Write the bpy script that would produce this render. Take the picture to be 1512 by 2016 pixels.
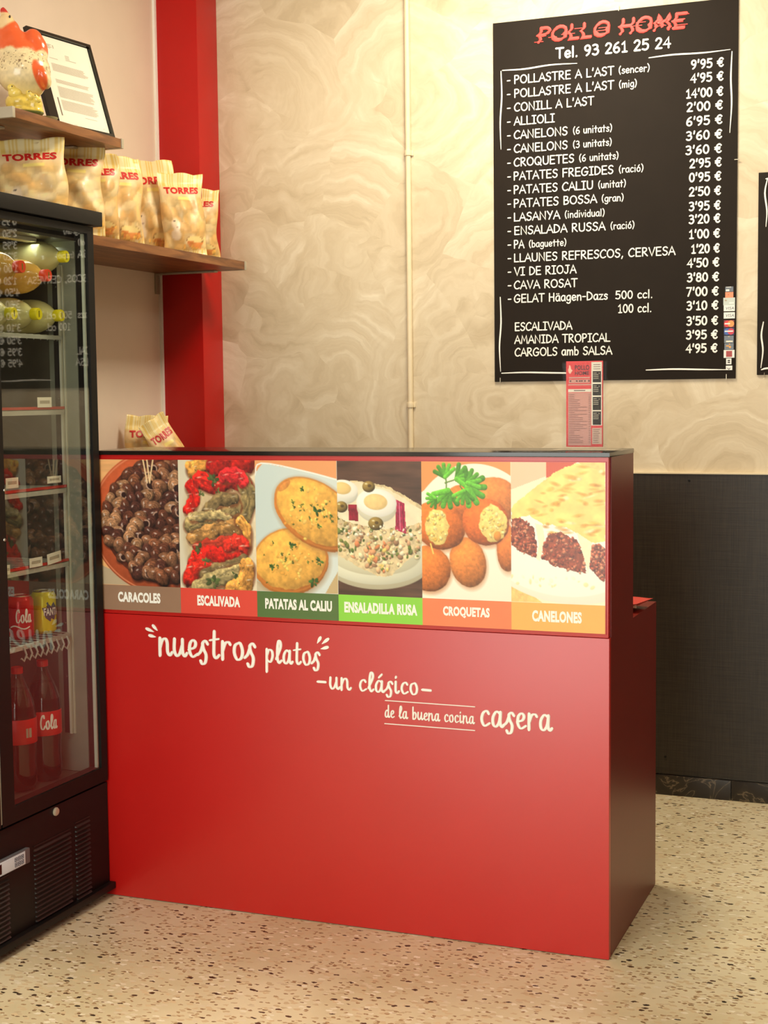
import bpy, bmesh, math, random
import numpy as np
from mathutils import Vector, Matrix
for o in list(bpy.data.objects): bpy.data.objects.remove(o)
SC = bpy.context.scene
COL = SC.collection
random.seed(4)

# ------------------------------------------------------------------ camera
IW, IH, F = 1512.0, 2016.0, 2870.0
def _d(x, y):
    v = np.array([(x - IW/2)/F, -(y - IH/2)/F, -1.0]); return v/np.linalg.norm(v)
_Y = _d(1885, 765); _X = -_d(-6500, 860); _X = _X - _Y*_X.dot(_Y); _X /= np.linalg.norm(_X)
_Z = np.cross(_X, _Y)
WM = np.array([_X, _Y, _Z])
CAMO = np.array([0, 0, 1.35])
def hit(x, y, ax, val):
    """the point where the sight line of photo pixel (x, y) meets the plane coordinate[ax] = val"""
    r = WM @ _d(x, y); t = (val - CAMO[ax])/r[ax]; return CAMO + t*r
cd = bpy.data.cameras.new('camera'); cam = bpy.data.objects.new('camera', cd); COL.objects.link(cam)
cd.sensor_fit = 'VERTICAL'; cd.sensor_height = 24.0; cd.sensor_width = 18.0; cd.lens = F/IH*24.0
cd.clip_start = 0.05
m = Matrix.Identity(4)
for i in range(3):
    for j in range(3): m[i][j] = WM[i][j]
    m[i][3] = CAMO[i]
cam.matrix_world = m
SC.camera = cam

# ------------------------------------------------------------------ world, lights, exposure
SC.view_settings.view_transform = 'Standard'; SC.view_settings.look = 'None'
SC.view_settings.gamma = 1.0; SC.view_settings.use_curve_mapping = False
SC.view_settings.exposure = 0.0
wd = bpy.data.worlds.new('world'); SC.world = wd; wd.use_nodes = True
wd.node_tree.nodes['Background'].inputs[0].default_value = (1.0, 0.95, 0.88, 1)
wd.node_tree.nodes['Background'].inputs[1].default_value = 1.0
def area(name, loc, rot, sx, sy, power, col):
    l = bpy.data.lights.new(name, 'AREA'); l.shape = 'RECTANGLE'; l.size = sx; l.size_y = sy
    l.energy = power; l.color = col
    o = bpy.data.objects.new(name, l); COL.objects.link(o); o.location = loc; o.rotation_euler = rot
    return o
# daylight coming in through the open shopfront behind the camera
area('shopfront_daylight', (-1.22, -1.55, 1.32), (math.radians(90), 0, 0), 2.25, 2.55, 110, (0.97, 1.0, 0.93))
LAMPS = [(-1.25, 4.05, 37), (0.6, 3.5, 9), (-1.2, 1.4, 17)]     # ceiling panels: x, y, watts

# ------------------------------------------------------------------ helpers
def lin(c):
    return tuple((v/255/12.92) if v/255 <= 0.04045 else ((v/255+0.055)/1.055)**2.4 for v in c)
def L4(c): return (*lin(c), 1)
class Nodes:
    def __init__(s, name):
        s.m = bpy.data.materials.new(name); s.m.use_nodes = True; s.t = s.m.node_tree
        s.b = s.t.nodes['Principled BSDF']; s.out = s.t.nodes['Material Output']
    def n(s, typ, **k):
        nd = s.t.nodes.new(typ)
        for a, v in k.items():
            if a.startswith('i_'):
                key = a[2:]; key = int(key) if key.isdigit() else key.replace('_', ' ')
                nd.inputs[key].default_value = v
            else: setattr(nd, a, v)
        return nd
    def l(s, a, b): s.t.links.new(a, b)
    def ramp(s, fac, stops):
        r = s.n('ShaderNodeValToRGB'); e = r.color_ramp.elements
        while len(e) < len(stops): e.new(0.5)
        for el, (p, c) in zip(e, stops): el.position = p; el.color = L4(c) if len(c) == 3 else c
        s.l(fac, r.inputs[0]); return r.outputs[0]
    def mix(s, fac, a, b, mode='MIX'):
        x = s.n('ShaderNodeMix', data_type='RGBA', blend_type=mode)
        for sock, v in ((x.inputs[0], fac), (x.inputs[6], a), (x.inputs[7], b)):
            if hasattr(v, 'links'): s.l(v, sock)
            else: sock.default_value = v if isinstance(v, (int, float)) else (L4(v) if len(v) == 3 else v)
        return x.outputs[2]
    def math(s, op, a, b=None, c=None):
        x = s.n('ShaderNodeMath', operation=op)
        for i, v in enumerate((a, b, c)):
            if v is None: continue
            if hasattr(v, 'links'): s.l(v, x.inputs[i])
            else: x.inputs[i].default_value = v
        return x.outputs[0]
    def bump(s, h, strength=0.3, dist=0.002):
        b = s.n('ShaderNodeBump'); b.inputs['Strength'].default_value = strength; b.inputs['Distance'].default_value = dist
        s.l(h, b.inputs['Height']); s.l(b.outputs[0], s.b.inputs['Normal'])
def mat(name, col, rough=0.5, metal=0.0, var=0.04, scale=30, bump=0.0, coat=0.0, spec=0.5, trans=0.0):
    q = Nodes(name); b = q.b
    b.inputs['Roughness'].default_value = rough; b.inputs['Metallic'].default_value = metal
    b.inputs['Coat Weight'].default_value = coat; b.inputs['Specular IOR Level'].default_value = spec
    b.inputs['Transmission Weight'].default_value = trans
    tc = q.n('ShaderNodeTexCoord'); no = q.n('ShaderNodeTexNoise', i_Scale=scale, i_Detail=4.0)
    q.l(tc.outputs['Object'], no.inputs['Vector'])
    c = lin(col); a = tuple(max(0, v*(1-var)) for v in c)+(1,); d = tuple(min(1, v*(1+var)) for v in c)+(1,)
    q.l(q.ramp(no.outputs[0], [(0.3, a), (0.7, d)]), b.inputs['Base Color'])
    if bump: q.bump(no.outputs[0], bump, 0.002)
    return q.m
def vcol_mat(name, rough=0.4, bump=0.0, scale=60, coat=0.0, dist=0.003):
    q = Nodes(name); a = q.n('ShaderNodeVertexColor', layer_name='Col')
    q.l(a.outputs[0], q.b.inputs['Base Color']); q.b.inputs['Roughness'].default_value = rough
    q.b.inputs['Coat Weight'].default_value = coat
    if bump:
        tc = q.n('ShaderNodeTexCoord'); v = q.n('ShaderNodeTexVoronoi', i_Scale=scale)
        q.l(tc.outputs['Object'], v.inputs['Vector']); q.bump(v.outputs[0], bump, dist)
    return q.m
def glass_mat(name, ior=1.7, tint=(1, 1, 1)):
    q = Nodes(name); q.t.nodes.remove(q.b)
    tr = q.n('ShaderNodeBsdfTransparent'); tr.inputs[0].default_value = (*tint, 1)
    gl = q.n('ShaderNodeBsdfGlossy'); gl.inputs['Roughness'].default_value = 0.02; gl.inputs[0].default_value = (1, 1, 1, 1)
    fr = q.n('ShaderNodeFresnel', i_IOR=ior); ge = q.n('ShaderNodeNewGeometry')
    f = q.math('MULTIPLY', fr.outputs[0], q.math('SUBTRACT', 1.0, ge.outputs['Backfacing']))
    mx = q.n('ShaderNodeMixShader'); q.l(f, mx.inputs[0]); q.l(tr.outputs[0], mx.inputs[1]); q.l(gl.outputs[0], mx.inputs[2])
    q.l(mx.outputs[0], q.out.inputs['Surface']); return q.m

class MB:
    def __init__(s): s.v = []; s.f = []; s.c = []
    def add(s, vs, fs, col=None):
        k = len(s.v); s.v += [tuple(map(float, p)) for p in vs]; s.f += [tuple(i+k for i in f) for f in fs]
        if col is not None: s.c += list(col)
        return s
    def box(s, a, b):
        x0, x1 = sorted((a[0], b[0])); y0, y1 = sorted((a[1], b[1])); z0, z1 = sorted((a[2], b[2]))
        vs = [(x, y, z) for x in (x0, x1) for y in (y0, y1) for z in (z0, z1)]
        return s.add(vs, [(0,1,3,2), (4,6,7,5), (0,4,5,1), (2,3,7,6), (0,2,6,4), (1,5,7,3)])
    def tube(s, pts, r, n=10, cap=True):
        pts = [Vector(p) for p in pts]; rs = r if isinstance(r, (list, tuple)) else [r]*len(pts)
        vs = []; fs = []
        t0 = (pts[1]-pts[0]).normalized(); up = Vector((0, 0, 1)) if abs(t0.z) < 0.9 else Vector((1, 0, 0))
        for i, p in enumerate(pts):
            t = (pts[min(i+1, len(pts)-1)]-pts[max(i-1, 0)]).normalized()
            u = t.cross(up).normalized(); w = u.cross(t).normalized()
            for k in range(n):
                a = 2*math.pi*k/n; vs.append(p+(u*math.cos(a)+w*math.sin(a))*rs[i])
        for i in range(len(pts)-1):
            for k in range(n):
                a = i*n+k; b = i*n+(k+1) % n; fs.append((a, b, b+n, a+n))
        if cap: fs.append(tuple(range(n))[::-1]); fs.append(tuple((len(pts)-1)*n+k for k in range(n)))
        return s.add(vs, fs)
    def lathe(s, prof, o, ax=(0, 0, 1), n=24):
        """profile of (radius, height) along axis"""
        ax = Vector(ax).normalized(); o = Vector(o)
        u = ax.orthogonal().normalized(); w = ax.cross(u); vs = []; fs = []
        for r, h in prof:
            for k in range(n):
                a = 2*math.pi*k/n; vs.append(o+ax*h+(u*math.cos(a)+w*math.sin(a))*max(r, 1e-5))
        for i in range(len(prof)-1):
            for k in range(n):
                a = i*n+k; b = i*n+(k+1) % n; fs.append((a, b, b+n, a+n))
        fs.append(tuple(range(n))[::-1]); fs.append(tuple((len(prof)-1)*n+k for k in range(n)))
        return s.add(vs, fs)
    def build(s, name, m, parent=None, bevel=0, smooth=True, merge=False, angle=35):
        root = parent
        while root is not None and root.parent: root = root.parent
        off = Vector(root.location) if root else Vector((0, 0, 0))
        me = bpy.data.meshes.new(name)
        me.from_pydata([tuple(Vector(v)-off) for v in s.v], [], s.f)
        if s.c:
            ca = me.color_attributes.new('Col', 'FLOAT_COLOR', 'POINT')
            ca.data.foreach_set('color', np.array([(*c[:3], 1) for c in s.c], dtype=np.float32).ravel())
        if bevel or merge:
            bm = bmesh.new(); bm.from_mesh(me)
            if merge: bmesh.ops.remove_doubles(bm, verts=bm.verts, dist=1e-5)
            if bevel:
                ed = [e for e in bm.edges if len(e.link_faces) == 2 and e.calc_face_angle(0) > 0.6]
                bmesh.ops.bevel(bm, geom=ed, offset=bevel, segments=2, affect='EDGES', profile=0.7)
            bm.to_mesh(me); bm.free()
        me.materials.append(m)
        if smooth:
            me.polygons.foreach_set('use_smooth', [True]*len(me.polygons)); me.set_sharp_from_angle(angle=math.radians(angle))
        o = bpy.data.objects.new(name, me); COL.objects.link(o)
        if parent: o.parent = parent
        return o
def tag(o, label=None, cat=None, group=None, kind=None):
    for k, v in (('label', label), ('category', cat), ('group', group), ('kind', kind)):
        if v: o[k] = v
    return o
def thing(name, label, cat, loc, group=None):
    o = bpy.data.objects.new(name, None); COL.objects.link(o); o.location = loc; o.empty_display_size = 0.05
    return tag(o, label, cat, group)
def copy_tree(o, parent=None):
    c = o.copy(); COL.objects.link(c)
    if parent is not None: c.parent = parent
    for ch in list(o.children): copy_tree(ch, c)
    return c

# ---- lettering -----------------------------------------------------------------
G = dict(A="8|0,0 4,10 8,0;1.5,3.5 6.8,3.5", B="7.4|1,0 1,10;~1,10 5,9.5 5.5,7.5 4,5.6 1,5.2;~1,5.2 5.5,4.8 6.5,2.6 5,.5 1,0",
 C="8|~7.5,8.5 6,9.9 3.5,9.5 1,6.5 .6,3.5 2,.8 4.5,0 7.2,1.2", D="8.4|1,0 1,10;~1,10 4.5,9.3 7.3,6.5 7.2,3 4.5,.6 1,0",
 E="7.4|1,0 1,10;1,10 6.5,10;1,5.2 6,5.2;1,0 6.7,0", F="7|1,0 1,10 6.5,10;1,5.2 5.7,5.2",
 G="9.2|~7.8,8.2 6,9.8 3.5,9.4 1,6.5 .7,3 2.3,.5 5,0 7.5,1.5 8,4.3;8.6,4.4 4.8,4.4", H="8.4|1,0 1,10;7,0 7,10;1,5.2 7,5.2",
 I="6|3,0 3,10;.6,10 5.4,10;.6,0 5.4,0", J="7.6|2.2,10 7,10;~5,10 5,3 3.8,.4 2,.2 .6,2", L="6.6|1,10 1,0 6.3,0",
 M="10.2|1,0 2,10 5,3 8,10 9.2,0", N="8.8|1,0 1,10 7.6,0 7.6,10", O="9.5|o4.7,5 4.1,5", P="7.2|1,0 1,10;~1,10 4.8,9.8 6.2,7.6 4.8,5.2 1,4.6",
 Q="10|o4.7,5 4.1,5;5.2,3 9,-.8", R="7.8|1,0 1,10;~1,10 4.8,9.8 6,7.8 4.6,5.6 1,4.8;2.2,4.9 7,0",
 S="7.2|~6.3,8.8 4.6,10 2.2,9.4 1.2,7.5 2.5,5.7 5.2,4.6 6.2,2.5 4.6,.3 2.2,.1 .6,1.6", T="8|4,0 4,10;.3,10 7.7,10",
 U="8.6|~1,10 1,3.5 2,.8 4.3,0 6.6,.9 7.5,3.5 7.5,10", V="8|.3,10 4,0 7.7,10", Y="7.6|.5,10 3.8,5;7,10 2.6,0")
G.update({'0': "7|o3.5,5 2.8,5", '1': "6.4|1.3,7.8 3.5,10 3.5,0;1.5,0 5.6,0", '2': "7|~.9,8 2.2,9.8 4.5,9.8 5.8,8 5,5.5 2.8,2.8 .8,.1;.8,.1 6.2,.1",
 '3': "7|~1,9.4 3.2,10 5.3,8.8 5,6.3 2.6,5.3;~2.6,5.3 5.5,4.8 6,2.5 4.4,.3 2.4,0 .7,1", '4': "7.2|5,0 5,10 .4,3.4 6.6,3.4",
 '5': "7|5.8,10 1.6,10 1.2,5.6;~1.2,5.6 3.8,6.2 6,4.6 5.8,1.6 3.6,0 .8,.8", '6': "7|~5.2,9.9 2.4,8 .9,4.6 1.2,1.4 3.4,0 5.6,1.2 5.8,3.6 4,5.2 1.5,4.2",
 '7': "7|.7,10 6.2,10 2.4,0", '8': "7|o3.4,7.6 2.2,2.3;o3.4,2.6 2.8,2.6", '9': "7|~5.6,6.2 3.4,4.6 1.2,6 1.2,8.6 3.4,10 5.4,8.8 5.8,6 4.6,2 2.4,0",
 '€': "8|~7,8.6 5.2,10 3,8.8 1.8,5 3,1 5.2,0 7,1.4;.4,6.2 5.8,6.2;.4,4 5.4,4", "'": "2.6|1.5,10.4 1,7.4", '-': "5|.6,4.4 4.2,4.4",
 ',': "3.4|1.8,.8 .8,-1.8", '.': "3|1.2,.1 1.3,.5", '(': "3.8|~3,11 1.2,8 .9,3.5 2.6,-1", ')': "3.8|~.8,11 2.6,8 2.8,3.5 1,-1", ' ': "4.2|",
 'a': "6.6|~5.4,6 3.2,6.6 1,4.8 .8,1.8 2.6,0 4.6,1 5.5,4;5.5,6.4 5.6,1.5 6.2,0", 'b': "6.6|1,10.5 1,0;~1,4.6 3,6.5 5.4,5 5.6,2 3.8,0 1,.8",
 'c': "5.8|~5.2,5.6 3.4,6.6 1.2,5 .8,2.2 2.4,.1 5.2,.8", 'd': "6.8|5.6,10.5 5.6,0;~5.6,4.8 3.4,6.5 1.2,5 .8,2 2.8,0 5.6,1.2",
 'e': "6.2|~1,3.2 5.4,3.7 4.6,6 2.8,6.6 1,4.8 .9,2 2.8,0 5.4,1", 'g': "6.5|~5.4,5.8 3.2,6.6 1,4.8 1,2 2.8,.4 5.3,2;~5.5,6.4 5.6,0 4.8,-2.6 2.8,-3.4 .8,-2.4",
 'i': "2.8|1.3,6.5 1.3,0;1.3,9.6 1.35,9.9", 'l': "2.8|1.3,10.5 1.3,0", 'm': "9.5|1,6.5 1,0;~1,4.4 2.8,6.4 4.2,5.6 4.6,3 4.6,0;~4.6,4.4 6.4,6.4 8,5.6 8.4,3 8.4,0",
 'n': "6.6|1,6.5 1,0;~1,4 3,6.4 5,5.6 5.5,3 5.5,0", 'o': "6.4|o3.2,3.2 2.5,3.2", 'r': "5|1,6.5 1,0;~1,3.8 2.8,6.2 4.8,5.8",
 's': "5.4|~4.8,5.6 3,6.6 1.2,5.6 1.8,4 4,3 4.6,1.4 3,0 .6,.8", 't': "5.4|2.6,9.5 2.6,0;.4,6.3 4.9,6.3",
 'u': "6.4|~.9,6.5 .9,2 2.2,0 4.2,.6 5.3,2.8;5.3,6.5 5.4,0", 'v': "5.6|.4,6.5 2.8,0 5.2,6.5", 'z': "5.6|.7,6.3 5,6.3 .6,.1 5.2,.1"})
G['ä'] = G['a']+";1.9,8.8 1.95,9.2;4.4,8.8 4.45,9.2"; G['ó'] = G['o']+";2.8,8 4.4,10"
S = {'n': "5.6|~.6,6 .5,3 .5,0;~.5,2.5 1.6,5.2 3,6 3.8,4.6 3.9,1.4 4.9,.1 5.9,1.2", 'u': "5.6|~.6,6 .4,2.2 1.4,.1 2.8,1 4,4;~4.1,6 4.1,1.6 5,.1 6,1.2",
 'e': "4.1|~.4,2.6 2.8,3.4 3.4,5 2.4,6 1,4.8 .7,2 2,.1 4.2,1.2", 's': "3.8|~3.7,4.9 2.7,6 1.5,5 1.9,3 2.9,1 2.5,-1.6 1.2,-2.2 .5,-1.2;~-.6,1 .6,2.2 1.6,4.6",
 't': "3.9|~2,9.4 1.7,4 1.7,1.2 2.6,.1 3.9,1.2;.1,6.3 3.9,6.9", 'r': "4.2|~.7,6 .6,3 .6,0;~.6,2.6 1.8,5.4 3.2,6 4,5.2",
 'o': "4.9|~2.8,6 1,5 .6,2.4 1.8,.1 3.6,.8 4.1,3.4 3.2,5.8 2.4,5.8", 'p': "4.8|~.8,6 .7,1 .6,-4;~.7,3 2,5.7 3.6,5.4 4,3 2.8,.4 .8,1.2",
 'l': "3.1|~.4,2 2.8,7 2.8,9.6 1.8,10 1.1,7 1,2.2 1.9,.1 3.2,1.2", 'a': "5.3|~3.8,5.2 2.2,6 .7,3.8 .7,1 2,.1 3.4,2 4,5.6;~4,5.8 3.8,1.6 4.6,.1 5.5,1",
 'c': "4.1|~3.7,5 2.8,6 1.2,5 .6,2.4 1.8,.1 4.1,1.2", 'i': "2.7|~.9,6 .8,1.4 1.7,.1 2.7,1.2;1,8.3 1.1,8.6",
 'd': "5.2|~3.8,5 2.2,6 .7,3.8 .7,1 2,.1 3.4,2 3.9,5;~4,10 3.8,1.6 4.6,.1 5.3,1", 'b': "4.9|~1,10 .8,5 .9,.4;~.9,2.6 2.2,5.8 3.8,5 3.8,1.8 2.2,0 .9,.8",
 'C': "6|~5,8 4.4,10 2.4,9 .9,5 1.6,.8 4,.2 6,2.4", ' ': "3.2|"}
S['á'] = S['a']+";2.4,7.8 4,9.4"
def strokes_of(text, font):
    out = []; x = 0
    for ch in text:
        w, _, body = font[ch].partition('|')
        for st in body.split(';'):
            if not st: continue
            if st[0] == 'o':
                (cx, cy), (rx, ry) = [tuple(map(float, p.split(','))) for p in st[1:].split()]
                k = 14; pts = [(cx+rx*math.cos(2*math.pi*i/k+1.2), cy+ry*math.sin(2*math.pi*i/k+1.2)) for i in range(k+1)]
            else:
                sm = st[0] == '~'; pts = [tuple(map(float, p.split(','))) for p in st.lstrip('~').split()]
                if sm:
                    P = [np.array(p) for p in pts]; P = [2*P[0]-P[1]]+P+[2*P[-1]-P[-2]]; r = []
                    for i in range(1, len(P)-2):
                        for t in (0, .25, .5, .75):
                            a, b, c, d = P[i-1:i+3]
                            r.append(.5*((2*b)+(c-a)*t+(2*a-5*b+4*c-d)*t*t+(3*b-a-3*c+d)*t**3))
                    r.append(P[-2]); pts = [tuple(p) for p in r]
            out.append([(p[0]+x, p[1]) for p in pts])
        x += float(w)+0.9
    return out, x-0.9
_jit = [0]
def ribbon(mb, pts, hw, fn, thick=0.0, mod=0.0, taper=False):
    """crowned stroke through 2D pts; fn(x, y, n) places a point in the room"""
    T = thick or 0.0007; _jit[0] = (_jit[0]+1) % 7; T *= 1+.04*_jit[0]
    P = [np.array(p, float) for p in pts]; n = len(P); ds = []; ws = []
    for i in range(n):
        a = P[i]-P[i-1] if i else P[1]-P[0]; b = P[i+1]-P[i] if i < n-1 else a
        a = a/(np.linalg.norm(a)+1e-9); b = b/(np.linalg.norm(b)+1e-9); t = a+b
        if np.linalg.norm(t) < 0.3: t = b
        t = t/np.linalg.norm(t); nn = np.array([-t[1], t[0]])
        k = min(1.5, 1/max(0.5, abs(float(np.dot(nn, [-b[1], b[0]])))))
        w = hw*(1-mod+mod*abs(t[1])**1.3) if mod else hw
        if taper: w *= 0.35+0.65*math.sin(math.pi*min(1, max(0, i/(n-1)*0.85+0.12)))
        ds.append(t); ws.append(w*k)
    te = (P[-1]-P[-2]); te = te/(np.linalg.norm(te)+1e-9); ts = (P[0]-P[1]); ts = ts/(np.linalg.norm(ts)+1e-9)
    rows = [(P[0]+ts*ws[0]*q, ds[0], ws[0]*w_) for q, w_ in ((.97, .25), (.7, .72))]+[(P[i], ds[i], ws[i]) for i in range(n)]+[(P[-1]+te*ws[-1]*q, ds[-1], ws[-1]*w_) for q, w_ in ((.7, .72), (.97, .25))]
    base = len(mb.v); K = 5; prof = ((1, 0), (.72, .8), (0, 1), (-.72, .8), (-1, 0))
    for c, t, w in rows:
        nn = np.array([-t[1], t[0]])
        for u, z in prof: q = c+nn*w*u; mb.v.append(tuple(fn(q[0], q[1], z*T)))
    for i in range(len(rows)-1):
        for j in range(K-1): k = base+i*K+j; mb.f.append((k, k+K, k+K+1, k+1)[::-1])
    mb.f.append(tuple(base+j for j in range(K))); mb.f.append(tuple(base+(len(rows)-1)*K+j for j in range(K))[::-1])
def stroke_text(mb, text, font, x0, x1, y, h, hw, fn, unit=10.0, thick=0.0, mod=0.0, slant=0.0):
    st, w = strokes_of(text, font)
    if x1 is None: sx = h/unit
    else: sx = (x1-x0)/w
    sy = h/unit
    for s_ in st: ribbon(mb, [(x0+(p[0]+slant*p[1])*sx, y+p[1]*sy) for p in s_], hw, fn, thick, mod)
_tc = {}
def font_mesh(text, bold=0.0):
    if (text, bold) in _tc: return _tc[(text, bold)]
    cu = bpy.data.curves.new('t', 'FONT'); cu.body = text; cu.size = 1; cu.offset = bold; cu.resolution_u = 3; cu.space_character = 1.06
    o = bpy.data.objects.new('t', cu); COL.objects.link(o)
    dg = bpy.context.evaluated_depsgraph_get(); me = bpy.data.meshes.new_from_object(o.evaluated_get(dg))
    v = np.array([tuple(q.co) for q in me.vertices]); f = [tuple(p.vertices) for p in me.polygons]
    bpy.data.objects.remove(o); bpy.data.curves.remove(cu); bpy.data.meshes.remove(me)
    v[:, 0] -= v[:, 0].min(); v[:, 0] /= v[:, 0].max(); y0 = v[:, 1].min(); v[:, 1] -= y0; v[:, 1] /= v[:, 1].max()
    _tc[(text, bold)] = (v, f); return v, f
def font_text(mb, text, x0, x1, y, h, fn, bold=0.0, n=0.0, slant=0.0):
    v, f = font_mesh(text, bold)
    mb.add([fn(x0+a*(x1-x0)+slant*b*h, y+b*h, n) for a, b, _ in v], f)

# ---- painter for the flat printed pictures --------------------------------------
rng = np.random.RandomState(7)
def vnoise(X, Y, s, seed=0, octv=3):
    r = np.random.RandomState(seed); out = np.zeros_like(X); amp = 1; tot = 0
    for _ in range(octv):
        g = r.rand(64, 64); x = X/s; y = Y/s; xi = np.floor(x).astype(int); yi = np.floor(y).astype(int)
        fx = x-xi; fy = y-yi; fx = fx*fx*(3-2*fx); fy = fy*fy*(3-2*fy)
        a = g[xi % 64, yi % 64]; b = g[(xi+1) % 64, yi % 64]; c = g[xi % 64, (yi+1) % 64]; d = g[(xi+1) % 64, (yi+1) % 64]
        out += amp*((a*(1-fx)+b*fx)*(1-fy)+(c*(1-fx)+d*fx)*fy); tot += amp; amp *= .5; s = s/2
    return out/tot
class Paint:
    def __init__(s, w, h, W, H, bg):
        s.w, s.h = w, h; s.X, s.Y = np.meshgrid(np.linspace(0, w, W), np.linspace(0, h, H))
        s.im = np.zeros((H, W, 3)); s.im[:] = bg
    def put(s, m, col):
        col = np.array(col, float); s.im = s.im*(1-m[..., None])+(col if col.ndim == 3 else col[None, None])*m[..., None]
    def soft(s, d, e=0.7): return np.clip(0.5-d/e, 0, 1)
    def ell(s, cx, cy, rx, ry, ang, col, sh=0.35, tex=0.0, ts=4, e=0.7, a=1.0, seed=1, warp=0.0):
        X, Y = s.X, s.Y
        if warp: X = X+(vnoise(X, Y, 6, seed+50)-.5)*warp; Y = Y+(vnoise(X, Y, 6, seed+51)-.5)*warp
        c, n = math.cos(ang), math.sin(ang); dx = X-cx; dy = Y-cy; u = (dx*c+dy*n)/rx; v = (-dx*n+dy*c)/ry
        r = np.sqrt(u*u+v*v); m = s.soft((r-1)*min(rx, ry), e)*a
        l = 1+sh*(-(dx*.35+dy*.65)/max(rx, ry))-sh*.55*np.clip(r, 0, 1)**4
        if tex: l = l+tex*(vnoise(s.X, s.Y, ts, seed)-.5)*2
        s.put(m, np.clip(np.array(col)[None, None]*l[..., None], 0, 255)); return m
    def ring(s, cx, cy, rx, ry, ang, wd, col, a=1.0, a0=None, a1=None):
        c, n = math.cos(ang), math.sin(ang); dx = s.X-cx; dy = s.Y-cy; u = (dx*c+dy*n)/rx; v = (-dx*n+dy*c)/ry
        r = np.sqrt(u*u+v*v); m = s.soft(abs(r-1)*min(rx, ry)-wd, .8)*a
        if a0 is not None: t = np.arctan2(v, u); m = m*((t > a0) & (t < a1))
        s.put(m, col)
    def line(s, pts, wd, col, sh=0.3, tex=0.0, ts=3, e=0.7, a=1.0, seed=2, warp=0.0):
        best = np.full(s.X.shape, 1e9); side = np.zeros(s.X.shape)
        P = [np.array(p, float) for p in pts]; WX, WY = s.X, s.Y
        if warp: WX = s.X+(vnoise(s.X, s.Y, 12, seed+60)-.5)*warp; WY = s.Y+(vnoise(s.X, s.Y, 9, seed+61)-.5)*warp
        if len(P) > 2:
            Q = [2*P[0]-P[1]]+P+[2*P[-1]-P[-2]]; r = []
            for i in range(1, len(Q)-2):
                for t in (0, .25, .5, .75):
                    a_, b, c, d = Q[i-1:i+3]; r.append(.5*((2*b)+(c-a_)*t+(2*a_-5*b+4*c-d)*t*t+(3*b-a_-3*c+d)*t**3))
            P = r+[P[-1]]
        for p, q in zip(P[:-1], P[1:]):
            d = q-p; L = d.dot(d)+1e-9; t = np.clip(((WX-p[0])*d[0]+(WY-p[1])*d[1])/L, 0, 1)
            ex = WX-(p[0]+t*d[0]); ey = WY-(p[1]+t*d[1]); D = np.sqrt(ex*ex+ey*ey)
            k = D < best; best[k] = D[k]; side[k] = (ex*.3+ey*.9)[k]
        l = 1-sh*side/wd-sh*.5*np.clip(best/wd, 0, 1)**4
        if tex: l = l+tex*(vnoise(s.X, s.Y, ts, seed)-.5)*2
        s.put(s.soft(best-wd, e)*a, np.clip(np.array(col)[None, None]*l[..., None], 0, 255))
    def poly(s, pts, col, tex=0.0, ts=4, seed=3, a=1.0, warp=0.0):
        X, Y = s.X, s.Y
        if warp: X = X+(vnoise(X, Y, 5, seed+50)-.5)*warp; Y = Y+(vnoise(s.X, Y, 5, seed+51)-.5)*warp
        ins = np.zeros(X.shape, bool); n = len(pts)
        for i in range(n):
            x0, y0 = pts[i]; x1, y1 = pts[(i+1) % n]
            c = ((y0 > Y) != (y1 > Y)) & (X < (x1-x0)*(Y-y0)/((y1-y0) or 1e-9)+x0); ins ^= c
        l = np.ones(X.shape)
        if tex: l = l+tex*(vnoise(s.X, s.Y, ts, seed)-.5)*2
        s.put(ins*a, np.clip(np.array(col)[None, None]*l[..., None], 0, 255)); return ins
    def specks(s, n, x0, y0, x1, y1, r0, r1, cols, mask=None, seed=0, sh=.3):
        r = np.random.RandomState(seed)
        for _ in range(n):
            x = r.uniform(x0, x1); y = r.uniform(y0, y1)
            if mask is not None and not mask(x, y): continue
            a = r.uniform(r0, r1); s.ell(x, y, a, a*r.uniform(.4, .9), r.uniform(0, 3), cols[r.randint(len(cols))], sh=sh, e=.8)
    def leaf(s, x, y, r, seed=0, col=(70, 150, 55)):
        q = np.random.RandomState(seed)
        for k in range(7):
            a = q.uniform(0, 6.28); d = r*q.uniform(.2, .75)
            s.ell(x+d*math.cos(a), y+d*math.sin(a), r*q.uniform(.25, .5), r*q.uniform(.15, .3), a, np.array(col)*q.uniform(.7, 1.25), sh=.3, e=.6)
    def lin(s):
        c = np.clip(s.im, 0, 255)/255; return np.where(c <= .04045, c/12.92, ((c+.055)/1.055)**2.4)
def picture(fn, x0, x1, z0, z1, im, name, m, parent):
    H, W = im.shape[:2]; mb = MB()
    for j in range(H):
        for i in range(W): mb.v.append(tuple(fn(x0+(x1-x0)*i/(W-1), z1+(z0-z1)*j/(H-1), 0)))
    mb.f = [(j*W+i, (j+1)*W+i, (j+1)*W+i+1, j*W+i+1) for j in range(H-1) for i in range(W-1)]
    mb.c = [tuple(c) for c in im.reshape(-1, 3)]
    return mb.build(name, m, parent, smooth=False)

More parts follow.
